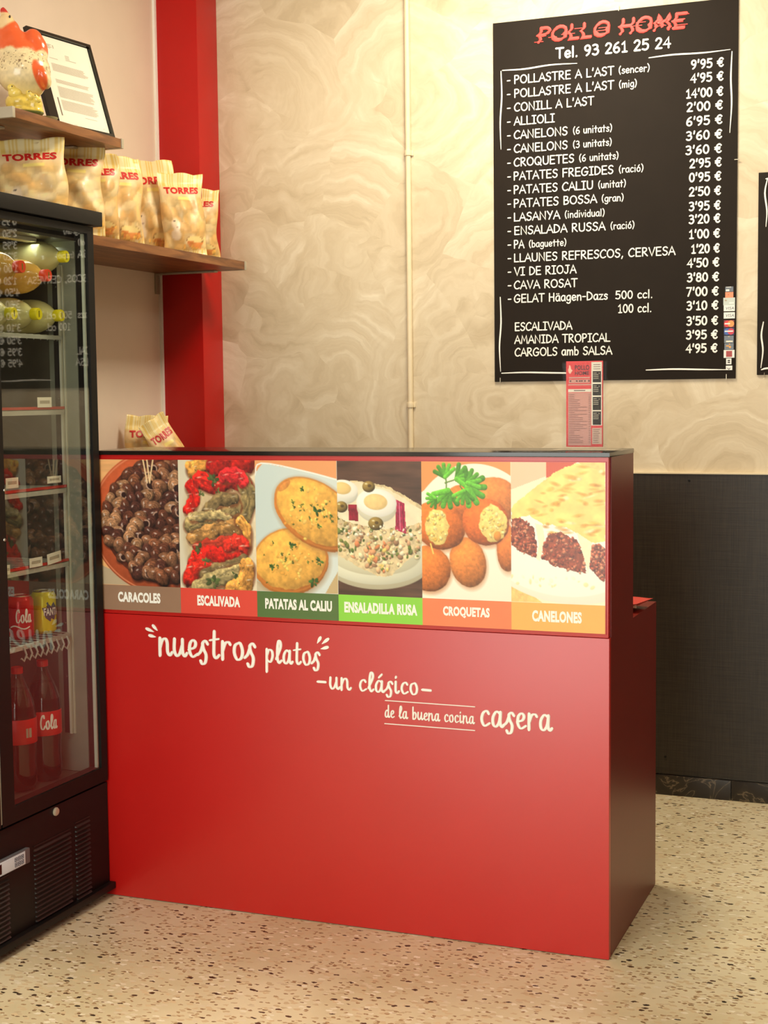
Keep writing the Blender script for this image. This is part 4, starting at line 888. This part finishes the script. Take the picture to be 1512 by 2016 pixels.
body = blob([((.002, 0, .120), (.074, .064, .068), 0), ((.006, 0, .09), (.055, .048, .048), 0), ((-.006, 0, .165), (.056, .05, .045), .15), ((-.022, 0, .195), (.042, .036, .042), .3), ((-.033, 0, .224), (.029, .026, .036), .3), ((-.040, 0, .250), (.0215, .021, .025), .2), ((-.047, 0, .280), (.010, .006, .012), .1), ((-.041, 0, .270), (.010, .007, .013), .3),
             ((.030, 0, .195), (.030, .03, .042), .0), ((.040, 0, .178), (.030, .03, .045), -.1), ((.052, -.018, .105), (.021, .04, .036), -.45)], .0032, 'body', hm, hencol, t)
blob([((-.056, -.004, .238), (.009, .006, .006), .3), ((-.050, -.010, .226), (.006, .006, .010), 0)], .002, 'beak', hm, lambda A, B, Cc: np.where((Cc > .234)[:, None], np.array((226, 178, 110.))[None], np.array((214, 84, 54.))[None]), t, 1)
blob([((-.030, -.0165, .262), (.003, .0022, .0045), .2)], .001, 'eye', hm, lambda A, B, Cc: np.tile(np.array((30, 26, 24.)), (len(A), 1)), t, 1)
blob([((-.010, -.004, .035), (.040, .042, .028), 0), ((.028, -.002, .03), (.024, .036, .024), 0), ((-.004, 0, .012), (.045, .045, .014), 0), ((.028, 0, .012), (.027, .038, .014), 0)], .003, 'base', hm,
     lambda A, B, Cc: np.where((Cc < .010)[:, None], np.array((120, 138, 74.))[None], np.array((238, 210, 96.))[None]*(.85+.25*vnoise(A*1000, Cc*1000, 8, 3))[:, None]), t)
for (a, c, r_) in ((-.022, .055, .019), (.02, .048, .013), (.036, .04, .012)):
    ch = blob([((a, -.03, c), (r_, r_*.9, r_*.85), 0), ((a-r_*.5, -.036, c+r_*.7), (r_*.6, r_*.6, r_*.55), 0)], .0022, 'chick', hm, lambda A, B, Cc: np.tile(np.array((244, 220, 112.)), (len(A), 1)), t, 2)
    MB().lathe([(.0018, 0), (.0014, .001), (0.0003, .0014)], hl(a-r_*.4, -.036-r_*.6, c+r_*.8), tuple(-vd), 8).build('chick_eye', M['darkprint'], ch)
# stray broad dish just behind the base
q = hit(84, 224, 0, -2.40)
tag(MB().lathe([(.0, 0), (.020, 0), (.030, .010), (.031, .012), (.028, .012), (.018, .003), (0, .003)], (q[0], q[1]+.02, 2.1265)).build('saucer', cm('green_glaze', (176, 176, 130)), None), 'small pale dish beside the hen figurine on the upper shelf', 'dish')

#@@BAGS
def bag_paint(seed):
    W, H = 64, 90; p = Paint(100, 140, W, H, (238, 194, 118)); r = np.random.RandomState(seed)
    for k in range(70):
        x, y = r.uniform(4, 96), r.uniform(30, 126); c = np.array([(246, 214, 150), (240, 198, 126), (250, 224, 168), (232, 184, 112)][r.randint(4)])
        p.ell(x, y+1, r.uniform(9, 19), r.uniform(7, 12), r.uniform(0, 3), c*.86, 0, e=3, a=.45); p.ell(x, y, r.uniform(8, 18), r.uniform(6, 11), r.uniform(0, 3), c, .2, .05, 5, e=2.5, a=.75, seed=k)
    p.put(np.clip(1-abs(p.Y-32)/14, 0, 1)*.75, (250, 216, 176))
    p.ell(70, 112, 22, 7, .05, (150, 96, 44), 0); p.ell(70, 111, 20, 5.6, .05, (250, 224, 150), .1); p.poly([(50, 114), (90, 116), (84, 126), (56, 124)], (236, 146, 74), .1, 5, a=.85)
    p.ell(26, 88, 9, 11, 0, (246, 226, 198), .1, e=3, a=.85); p.ell(25, 104, 11, 9, 0, (248, 232, 206), .1, e=3, a=.8); p.line([(20, 84), (27, 80)], .9, (60, 44, 40), 0); p.line([(26, 92), (31, 92)], .7, (110, 70, 60), 0)
    p.specks(14, 40, 116, 96, 128, 2, 4, [(240, 188, 96), (226, 160, 70)], None, seed)
    st_ = (np.sin(p.X*1.12) > -.1)[..., None]; s1 = np.where(st_, np.array((250, 232, 176.)), np.array((240, 206, 112.)))
    hd = np.clip((24-p.Y)/1.5, 0, 1); p.put(hd, s1); p.put(np.clip((p.Y-127)/1.5, 0, 1), s1)
    p.poly([(38, 41), (70, 41), (70, 46), (38, 46)], (250, 226, 130)); p.line([(38, 46.5), (70, 46.5)], .5, (196, 150, 70), 0)
    return p.lin()
bm_mat = vcol_mat('crisp_bag_film', .42, bump=.18, scale=45, coat=.08)
bag_red = cm('bag_red_print', (206, 40, 34))
def crisp_bag(px_, py_, xdepth, w, h, rot, leanb, roll, seed, label, z0=1.8265, group='crisp bags on the lower shelf'):
    c = hit(px_, py_, 0, xdepth); base = np.array([c[0], c[1], z0]); h = max(.2, (c[2]-z0)/.775) if h is None else h; r = np.random.RandomState(seed)
    t = thing('crisp_bag', label, 'crisp bag', tuple(base), group)
    vd_ = np.array([base[0], base[1], 0]); vd_ /= np.linalg.norm(vd_); a0 = math.atan2(-vd_[0], vd_[1])+rot   # facing the room
    ux = np.array([math.cos(a0), math.sin(a0), 0]); un = np.array([math.sin(a0), -math.cos(a0), 0])
    ph = r.uniform(0, 6, 6)
    def thick(u, v):
        pv = max(0.0, min(1, (v-.05)/.25))**.6*max(0, min(1, (.86-v)/.30))**.6
        pu = max(0, 1-abs(u)**2.6)**.7
        return .036*pv*pu*(1+.14*math.sin(7*u+ph[0])*math.sin(9*v+ph[1])+.08*math.sin(15*v+ph[2]+5*u))+.0012
    def surf(u, v, side, off=0.0):
        n = thick(u, v)*side*(1 if side > 0 else .6)
        wd = w/2*(1-.05*math.sin(math.pi*min(1, v/.86)))+.003*math.sin(11*v+ph[3])
        wave = .006*math.sin(4*u+ph[4])*(max(0, v-.8)/.2)+.010*math.sin(2.5*u+ph[5])*max(0, .1-v)/.1
        x = u*wd+.004*math.sin(6*v+ph[5]); y = v*h-.006*(1-abs(math.sin(3*u+ph[4])))*(v > .95)
        y = y+.010*(u*u)*(1-v)*0.6
        n += wave-leanb*(v*h)+off
        cr, sr = math.cos(roll), math.sin(roll); X = x*cr+y*sr; Y = -x*sr+y*cr
        return base+ux*X+un*n+np.array([0, 0, Y+abs(sr)*w/2+.001])
    sh_ = surf(0, .77, 1)-c; base[0] -= sh_[0]; base[1] -= sh_[1]; t.location = base
    im = bag_paint(seed); NU, NV = 40, 56; mb = MB(); ih, iw = im.shape[:2]
    for side in (1, -1):
        k = len(mb.v)
        for j in range(NV+1):
            for i in range(NU+1):
                u = -1+2*i/NU; v = j/NV; mb.v.append(tuple(surf(u, v, side if 0 < i < NU and 0 < j < NV else side*.2)))
                mb.c.append(tuple(im[int((1-v)*(ih-1)), int((u+1)/2*(iw-1))]))
        for j in range(NV):
            for i in range(NU):
                q_ = (k+j*(NU+1)+i, k+j*(NU+1)+i+1, k+(j+1)*(NU+1)+i+1, k+(j+1)*(NU+1)+i); mb.f.append(q_ if side > 0 else q_[::-1])
    k2 = (NU+1)*(NV+1); ring = [i for i in range(NU+1)]+[j*(NU+1)+NU for j in range(1, NV+1)]+[NV*(NU+1)+i for i in range(NU-1, -1, -1)]+[j*(NU+1) for j in range(NV-1, 0, -1)]
    mb.f += [(ring[i-1], ring[i-1]+k2, ring[i]+k2, ring[i]) for i in range(len(ring))]
    mb.build('film', bm_mat, t, angle=80)
    tx = MB()
    def ft(x, y, n): u = (x-.5)*2; return surf(u, y, 1, .0012)
    v_, f_ = font_mesh('TORRES', .045)
    bm = bmesh.new(); vs = [bm.verts.new((a, b, 0)) for a, b, _ in v_]
    for q_ in f_:
        try: bm.faces.new([vs[i] for i in q_])
        except ValueError: pass
    for g in range(1, 24): bmesh.ops.bisect_plane(bm, geom=bm.verts[:]+bm.edges[:]+bm.faces[:], plane_co=(g/24, 0, 0), plane_no=(1, 0, 0))
    bm.verts.index_update()
    tx.add([ft(.10+.80*(a.co.x), .735+.082*a.co.y+.012*a.co.x, 0) for a in bm.verts], [tuple(a.index for a in q_.verts) for q_ in bm.faces]); bm.free()
    tx.build('lettering', bag_red, t, smooth=False)
    return t
BAGS = [ # text centre px, depth X, rot, lean, roll
 (58, 313, -2.45, .195, None, -.12, .10, -.04, 'leftmost crisp bag in the front of the row, whole red name showing'),
 (145, 322, -2.46, .18, None, .12, .12, .02, 'second crisp bag from the left, its first letter hidden'),
 (184, 340, -2.51, .165, None, .10, .10, .0, 'third crisp bag from the left, behind the corner of the drinks fridge'),
 (234, 348, -2.53, .17, None, .32, .16, .02, 'fourth crisp bag from the left, name slanting down'),
 (298, 359, -2.60, .16, None, .10, .16, -.04, 'fifth crisp bag from the left, half covered by the sixth'),
 (357, 377, -2.49, .155, None, .22, .16, .0, 'sixth crisp bag from the left, second nearest the red pilaster'),
 (382, 404, -2.55, .175, None, .0, .06, .02, 'last crisp bag of the row, beside the red pilaster'),]
for k, b in enumerate(BAGS): crisp_bag(b[0], b[1], b[2], b[3], b[4], b[5], b[6], b[7], k+3, b[8])
# low cupboard behind the counter carrying two more bags
cz = .985
t = thing('back_cupboard', 'low red cupboard against the left wall behind the counter', 'cupboard', (-2.55, 4.45, 0))
MB().box((XL+.004, 4.22, .002), (-2.40, 4.66, cz-.02)).build('carcass', M['counter_side'], t, bevel=.002)
MB().box((XL+.004, 4.21, cz-.02), (-2.39, 4.667, cz)).build('top', M['blackgloss'], t, bevel=.002)
for ya, yb in ((4.225, 4.436), (4.444, 4.655)):
    d_ = MB().box((-2.399, ya, .05), (-2.383, yb, cz-.03)).build('door', M['counter_side'], t, bevel=.002)
    MB().tube([(-2.375, (ya+yb)/2, .55), (-2.375, (ya+yb)/2, .65)], .004, 8).build('handle', M['steel'], d_)
crisp_bag(290, 858, -2.60, .15, None, .15, .06, .04, 21, 'upright crisp bag showing just above the counter top by the left wall', cz+.001, 'crisp bags behind the counter')
crisp_bag(322, 858, -2.53, .11, None, .5, .2, -.5, 25, 'tilted small crisp bag beside the upright one behind the counter', cz+.001, 'crisp bags behind the counter')

#@@PACKET
q = hit(1268, 1178, 1, 3.78)
t = thing('snack_packet', 'flat red snack packet lying on the rear ledge of the counter', 'packet', (-.83, 3.77, .786))
mb = MB(); NU, NV = 20, 14
for side in (1, -1):
    k = len(mb.v)
    for j in range(NV+1):
        for i in range(NU+1):
            u = -1+2*i/NU; v = -1+2*j/NV; th = .019*(1-u**4)*(1-v**2)**.7*side+.001*side
            mb.v.append((-.83+u*.085+.01*v, 3.77+v*.06-.03*u, .786+.0145+th*.7+.008*max(0, u)**2))
    for j in range(NV):
        for i in range(NU):
            f_ = (k+j*(NU+1)+i, k+j*(NU+1)+i+1, k+(j+1)*(NU+1)+i+1, k+(j+1)*(NU+1)+i); mb.f.append(f_ if side > 0 else f_[::-1])
mb.build('wrapper', cm('red_wrapper', (205, 44, 34)), t)
for a in range(4): MB().box((-.800+a*.011, 3.709-a*.004, .796), (-.792+a*.011, 3.712-a*.004, .804)).build('printed_mark', M['white'], t)

#@@FRIDGE
GX = -2.118; FY0, FY1 = 2.375, 3.332; FM = 2.856
t = Fr = thing('drinks_fridge', 'tall black glass door drinks fridge left of the red counter', 'fridge', (-2.41, (FY0+FY1)/2, 0))
bx0 = XL+.012
MB().box((bx0, FY0, .02), (GX-.042, FY0+.03, 1.80)).box((bx0, FY1-.025, .02), (GX-.042, FY1, 1.80)).box((bx0, FY0+.03, .32), (bx0+.03, FY1-.03, 1.80)).box((bx0+.03, FY0+.03, 1.77), (GX-.042, FY1-.025, 1.80)).build('cabinet', M['black'], t)
MB().box((bx0+.03, FY0+.03, .02), (GX-.06, FY1-.03, .345)).build('floor_panel', M['linerdark'], t)
MB().box((bx0-.002, FY0-.01, 1.80), (GX+.012, FY1+.022, 1.838)).build('top_cap', M['black'], t, bevel=.003)
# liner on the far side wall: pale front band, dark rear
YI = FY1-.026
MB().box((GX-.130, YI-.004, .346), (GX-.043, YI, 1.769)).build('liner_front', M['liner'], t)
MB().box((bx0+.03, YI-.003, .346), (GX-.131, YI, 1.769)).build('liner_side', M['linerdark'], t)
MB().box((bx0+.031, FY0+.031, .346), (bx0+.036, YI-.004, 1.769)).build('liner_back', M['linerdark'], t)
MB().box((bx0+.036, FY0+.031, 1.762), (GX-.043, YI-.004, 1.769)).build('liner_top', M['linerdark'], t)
rx = hit(118, 600, 1, YI-.01)[0]
MB().box((rx-.003, YI-.016, .45), (rx+.0035, YI-.004, 1.70)).box((rx+.007, YI-.010, .45), (rx+.009, YI-.004, 1.70)).build('shelf_rail', M['rail'], t)
MB().box((rx-.024, YI-.008, .45), (rx-.003, YI-.003, 1.70)).build('slotted_post', M['darkprint'], t)
for k, py in enumerate((490, 565, 670, 785, 895, 1005, 1110, 1225, 1330, 1450)):
    q = hit(112, py, 1, YI-.01); MB().lathe([(.0028, 0), (.002, .0014), (0, .002)], (rx-.013, YI-.008, q[2]), (0, -1, 0), 8).build('rivet', M['steel'], t)
q = hit(151, 466, 1, YI-.005)
mb = MB(); ring = []
for k in range(21):
    a = 2*math.pi*k/20; ring.append((q[0]+.021*math.cos(a), YI-.006, q[2]+.013*math.sin(a)))
MB().tube(ring, .0016, 6, cap=False).build('vent_ring', M['liner'], t); MB().add([(x_, YI-.0045, z_) for x_, y_, z_ in ring[:-1]], [tuple(range(20))]).build('vent_hole', M['darkprint'], t)
# unseen lamp added in the fridge roof to brighten the bottles
MB().box((GX-.12, 2.55, 1.752), (GX-.09, 3.2, 1.7615)).build('added_lamp_strip', M['gasket'], t)
lo = area('added_fridge_fill', (GX-.105, 2.9, 1.748), (0, 0, 0), .02, .7, .3, (.95, 1.0, .92)); lo.parent = t; lo.location = Vector((GX-.105, 2.95, 1.748))-Vector(t.location)
# doors
def door(y0, y1, open_=False):
    d = MB(); z0, z1 = .322, 1.797; X0, X1 = GX-.036, GX; g0, g1 = y0+.050, y1-.028; gz0, gz1 = .362, 1.778
    d.box((X0, y0, z0), (X1, g0, z1)).box((X0, g1, z0), (X1, y1, z1)).box((X0, g0, z0), (X1, g1, gz0)).box((X0, g0, gz1), (X1, g1, z1))
    dr = d.build('door', M['black'], t)
    MB().box((X1-.009, g0+.0005, gz0+.0005), (X1-.004, g1-.0005, gz1-.0005)).build('glass_pane', M['glass'], dr)
    MB().box((X1-.018, g1-.006, gz0+.001), (X1-.010, g1-.0005, gz1-.001)).build('gasket_strip', M['gasket'], dr)
    MB().box((X0+.004, g0+.001, gz0+.001), (X1-.010, g0+.006, gz1-.001)).build('gasket_strip', M['linerdark'], dr)
    return dr, g0, g1
dr, g0, g1 = door(FM+.003, FY1-.006)
for py in (965, 1063): q = hit(9, py, 0, GX); MB().lathe([(.0042, 0), (.0036, .0015), (0.001, .0022)], tuple(q), (1, 0, 0), 10).build('bolt', M['steel'], dr)
dl, _, _ = door(FY0+.006, FM-.003)
MB().box((GX-.034, FM-.0028, .33), (GX-.001, FM+.0028, 1.79)).build('door_seal', M['liner'], t)
# lower machine panel with louvres
lp = MB().box((GX-.05, FY0, .022), (GX-.006, FY1, .315)).build('lower_panel', M['black'], t, bevel=.003)
MB().box((GX-.006, FY0+.004, .022), (GX+.012, FY1+.001, .040)).build('kick_lip', M['black'], t, bevel=.002)
for yy in (FY0+.08, FY1-.1):
    for xx in (bx0+.08, GX-.1): MB().lathe([(.018, 0), (.018, .008), (.01, .02)], (xx, yy, 0), (0, 0, 1), 12).build('foot', M['black'], t)
sl_m = mat('louvre_black', (40, 36, 32), .35, var=.05)
ym = lambda px_, py_: hit(px_, py_, 0, GX)[1]
sl = None
for (ya, yb, zt_, n_) in ((2.988, 3.150, .232, 17), (2.725, 2.882, .195, 15), (3.172, 3.24, .240, 17), (2.47, 2.63, .232, 17)):
    MB().box((GX-.0062, ya, zt_+.004), (GX-.004, yb, zt_+.006)).build('louvre_rim', sl_m, lp)
    for k in range(n_):
        z = zt_-.012*k
        if sl is None or True:
            mb = MB(); mb.add([(GX-.006, ya, z-.003), (GX-.006, yb, z-.003), (GX-.006, yb, z-.008), (GX-.006, ya, z-.008), (GX-.0005, ya+.002, z-.007), (GX-.0005, yb-.002, z-.007)], [(0, 4, 5, 1), (0, 3, 4), (1, 5, 2), (3, 2, 5, 4)])
            mb.build('louvre_slat', sl_m, lp, smooth=False)
q = hit(113, 1598, 0, GX)
MB().lathe([(.011, 0), (.011, .003), (.009, .004), (.009, .006), (.004, .007), (.001, .007)], (GX-.006, q[1], q[2]), (1, 0, 0), 20).build('lock', M['cap_metal'], lp)
# controller
cy0, cy1 = 2.730, 2.957; z_c = hit(40, 1690, 0, GX)[2]
ct = MB().box((GX-.006, cy0, z_c-.019), (GX+.006, cy1, z_c+.019)).build('controller', cm('controller_grey', (92, 92, 96)), lp, bevel=.004)
MB().box((GX+.006, cy0+.03, z_c-.016), (GX+.0072, cy1-.022, z_c+.016)).build('keypad', cm('keypad_pale', (206, 218, 232)), ct, bevel=.0004)
for i in range(3):
    for j in range(2):
        yk = cy1-.034-i*.013; zk = z_c+.006-j*.013; b_ = MB()
        for a in (((yk-.005, zk-.005), (yk+.005, zk-.0038)), ((yk-.005, zk+.0038), (yk+.005, zk+.005)), ((yk-.005, zk-.0038), (yk-.0036, zk+.0038)), ((yk+.0036, zk-.0038), (yk+.005, zk+.0038)), ((yk-.0015, zk-.0015), (yk+.0015, zk+.0015))):
            b_.box((GX+.007, a[0][0], a[0][1]), (GX+.0078, a[1][0], a[1][1]))
        b_.build('button', cm('button_ink', (52, 62, 84)), ct)
MB().box((GX+.007, cy0+.04, z_c-.012), (GX+.0078, cy1-.118, z_c+.012)).build('display', M['blackgloss'], ct)
# wire shelves
SXF = -2.205
def fridge_shelf(py, strip_red):
    z = hit(136, py, 1, YI-.02)[2]; mb = MB(); ya, yb = FY0+.04, YI-.018
    mb.tube([(SXF, ya, z), (SXF, yb, z)], .0035, 8).tube([(SXF-.40, ya, z), (SXF-.40, yb, z)], .0035, 8)
    n = 30
    for k in range(n): y = ya+(yb-ya)*k/(n-1); mb.tube([(SXF-.40, y, z+.003), (SXF, y, z+.003), (SXF+.003, y, z-.010)], .0016, 5, cap=False)
    s_ = mb.build('wire_shelf', M['wire'], t)
    if strip_red: MB().box((SXF+.0045, ya, z+.001), (SXF+.009, yb, z+.008)).build('ticket_strip', M['redstrip'], s_); MB().box((SXF+.0045, ya, z-.013), (SXF+.0085, yb, z-.001)).build('ticket_rail', M['wire'], s_)
    else: MB().box((SXF+.004, ya, z-.008), (SXF+.008, yb, z+.002)).build('front_rail', M['wire'], s_)
    return z, s_
zs = {}
for py, rd in ((663, 0), (806, 1), (960, 1), (1105, 1), (1248, 0)): zs[py] = fridge_shelf(py, rd)
def ticket(px_, py_, w, h, par, tilt=0):
    q = hit(px_, py_, 0, SXF+.012); mb = MB(); c = math.cos(tilt); s_ = math.sin(tilt)
    P = [(a*c-b*s_, a*s_+b*c) for a, b in ((-w/2, -h/2), (w/2, -h/2), (w/2, h/2), (-w/2, h/2))]
    mb.add([(SXF+.011+e, q[1]+a, q[2]+b) for e in (0, .001) for a, b in P], [(0, 3, 2, 1), (4, 5, 6, 7), (0, 1, 5, 4), (1, 2, 6, 5), (2, 3, 7, 6), (3, 0, 4, 7)])
    o = mb.build('price_ticket', M['paper'], par)
    b2 = MB(); b2.add([(SXF+.0124, q[1]+a*.7*c-b*s_, q[2]+a*.7*s_+b*c) for a, b in ((-w/2, -h*.12), (w/2, -h*.12), (w/2, h*.18), (-w/2, h*.18))], [(0, 1, 2, 3)]); b2.build('printed_line', M['greyprint'], o, smooth=False)
ticket(88, 792, .062, .026, zs[806][1], .0)
ticket(24, 951, .052, .026, zs[960][1]); ticket(107, 944, .062, .018, zs[960][1])
ticket(71, 1107, .056, .024, zs[1105][1]); ticket(107, 1098, .062, .028, zs[1105][1], .08); ticket(15, 1122, .02, .024, zs[1105][1])
# S hooks of the bottom rack
hk = MB(); zr = zs[1248][0]
for k in range(9):
    y = YI-.04-k*.024; hk.tube([(SXF+.01, y, zr-.002), (SXF+.016, y+.002, zr-.02), (SXF+.012, y-.004, zr-.036), (SXF+.008, y-.010, zr-.028)], .0028, 7)
hk.build('hook_row', M['wire'], zs[1248][1])

#@@DRINKS
R_B = .044
def soda(px_, py_, capx, body, cap_m, label):
    q = hit(px_, py_, 0, capx); o = (q[0], q[1], q[2])
    t = thing('soda_bottle', label, 'bottle', (q[0]-.15, q[1], q[2]-R_B), 'large soft drink bottles lying in the fridge')
    ax = (-1, 0, 0)
    MB().lathe([(.0125, .012), (.0135, .018), (.018, .025), (.0275, .036), (.036, .051), (.0415, .067), (R_B, .085), (R_B, .15), (R_B-.002, .16), (R_B, .17), (R_B, .30), (.038, .315), (.02, .318)], o, ax, 28).build('body', body, t)
    mb = MB(); mb.lathe([(.0145, -.003), (.0155, -.001), (.0155, .015), (.0148, .017)], o, ax, 24).build('cap', cap_m, t)
    b = MB(); b.box((o[0]+.003, o[1]-.002, o[2]-.008), (o[0]+.0036, o[1]+.002, o[2]+.008)).build('cap_mark', cm('olive_print', (130, 120, 20)), t)
    MB().lathe([(R_B+.0004, .18), (R_B+.0006, .181), (R_B+.0006, .25), (R_B+.0004, .251)], o, ax, 28).build('label_sleeve', cm('yellow_sleeve', (214, 190, 60)), t)
zsh = zs[663][0]
for px_, py_, b_, c_, lb in ((120, 621, 'lemon', 'yellowcap', 'lemon soda bottle, right end of the bottom layer lying in the fridge'), (75, 618, 'lemon', 'yellowcap', 'lemon soda bottle, middle of the bottom layer lying in the fridge'), (26, 617, 'lemon', 'yellowcap', 'lemon soda bottle, left end of the bottom layer lying in the fridge'),
    (129, 505, 'lemon', 'yellowcap', 'lemon soda bottle with yellow cap, topmost in the fridge beside orange ones'), (94, 542, 'orange', 'orangecap', 'orange soda bottle whose orange cap points right, upper layer in the fridge'), (42, 525, 'orange', 'orangecap', 'orange soda bottle at the far left of the upper layer in the fridge')):
    soda(px_, py_, {129: -2.150, 120: -2.174, 94: -2.152, 42: -2.152}.get(px_, -2.178), M[b_], M[c_], lb)
def can(px_, r_, m, words, font, label, inkm, plate=None, x=-2.262):
    z0 = zs[1248][0]+.0055; q = hit(px_, 1200, 0, x); c = (q[0], q[1], z0)
    t = thing('drink_can', label, 'can', c, 'drink cans on the lower fridge shelf'); h = .115; r_ = .033
    MB().lathe([(.024, 0), (.026, .001), (.0325, .008), (r_, .012), (r_, .100), (.0315, .104), (.0265, .112)], c, (0, 0, 1), 28).build('body', m, t)
    MB().lathe([(.0268, .1115), (.0272, .114), (.0255, .1145), (.0245, .111), (.001, .111)], c, (0, 0, 1), 28).build('lid', M['steel'], t)
    MB().box((c[0]-.008, c[1]-.010, c[2]+.1115), (c[0]+.008, c[1]+.010, c[2]+.1135)).build('pull_tab', M['steel'], t, bevel=.0008)
    a0 = math.atan2(-c[1], -c[0])     # towards the viewer
    def wrap(x, y, n): a = a0+x/r_; return (c[0]+(r_+n)*math.cos(a), c[1]+(r_+n)*math.sin(a), c[2]+y)
    if plate:
        pm = MB(); pts = [(-.004, .07), (.01, .086), (.03, .084), (.042, .07), (.040, .05), (.030, .038), (.016, .034), (.004, .044)]
        for (ax_, bx_) in zip(pts, pts[1:]+pts[:1]):
            N = 5; 
        cxx = .018; czz = .06
        for i in range(len(pts)):
            a_, b_ = pts[i], pts[(i+1) % len(pts)]
            for k in range(4):
                f0, f1 = k/4, (k+1)/4; pm.add([wrap(cxx+(a_[0]-cxx)*f1, czz+(a_[1]-czz)*f1, .0004), wrap(cxx+(b_[0]-cxx)*f1, czz+(b_[1]-czz)*f1, .0004), wrap(cxx+(b_[0]-cxx)*f0, czz+(b_[1]-czz)*f0, .0004), wrap(cxx+(a_[0]-cxx)*f0, czz+(a_[1]-czz)*f0, .0004)], [(0, 1, 2, 3)])
        pm.build('printed_splash', plate, t, smooth=False)
    w = MB()
    if font == 'script':
        stroke_text(w, words, S, -.014, .028, .045, .024, .0019, wrap, unit=7, mod=.4); 
        for q2 in w.v: pass
        w.v = [tuple(v) for v in w.v]
        ribbon(w, [(-.03+k*.004, .033+.004*math.sin(k*.5)) for k in range(14)], .0016, lambda x, y, n: wrap(x, y, .0006))
    else: font_text(w, words, .0, .046, .050, .020, lambda x, y, n: wrap(x, y, .0010), bold=.03)
    o = w.build('lettering', inkm, t, smooth=False)
    if font != 'script': pass
    return t
_S = stroke_text
can(41, .033, M['can_red'], 'Cola', 'script', 'red cola can with white script on the lower fridge shelf', M['white'])
can(86, .033, M['can_yellow'], 'FANTA', 'font', 'yellow lemon drink can on the lower fridge shelf', M['white'], plate=cm('splash_dark', (60, 72, 92)), x=-2.258)
def cola(px_, x, label):
    z0 = .3455; q = hit(px_, 1400, 0, x); c = (q[0], q[1], z0)
    t = thing('cola_bottle', label, 'bottle', c, 'large cola bottles standing in the fridge')
    MB().lathe([(.030, 0), (.038, .004), (.044, .02), (.045, .05), (.043, .075), (.0455, .12), (.0455, .20), (.043, .22)], c, (0, 0, 1), 28).build('body', M['cola'], t)
    MB().lathe([(.043, .22), (.036, .245), (.024, .272), (.016, .292), (.0135, .305), (.013, .31)], c, (0, 0, 1), 28).build('neck', M['clearneck'], t)
    MB().lathe([(.0425, .2195), (.034, .246), (.026, .262)], c, (0, 0, 1), 28).build('drink_surface', M['cola'], t)
    MB().lathe([(.0145, .303), (.0152, .305), (.0152, .318), (.013, .320)], c, (0, 0, 1), 20).build('cap', M['redcap'], t)
    MB().lathe([(.0457, .125), (.0462, .126), (.0462, .188), (.0457, .189)], c, (0, 0, 1), 32).build('label_sleeve', M['label_red'], t)
    a0 = math.atan2(-c[1], -c[0])
    def wrap(x, y, n): a = a0+x/.0462; return (c[0]+(.0468)*math.cos(a), c[1]+(.0468)*math.sin(a), c[2]+y)
    return t, wrap
t, wr = cola(36, -2.235, 'cola bottle with the red label, nearer the left edge of the fridge glass')
mb = MB()
for a, b, c, d in ((.018, .142, .034, .166), ): mb.add([wr(a, b, 0), wr(c, b, 0), wr(c, d, 0), wr(a, d, 0)], [(0, 1, 2, 3)])
mb.build('printed_panel', M['greyprint'], t, smooth=False)
t, wr = cola(86, -2.232, 'cola bottle with white script on its red label, right of the other one')
mb = MB(); stroke_text(mb, 'Cola', S, -.010, .036, .143, .026, .0022, wr, unit=7, mod=.4); mb.build('lettering', M['white'], t, smooth=False)
bpy.context.view_layer.update()
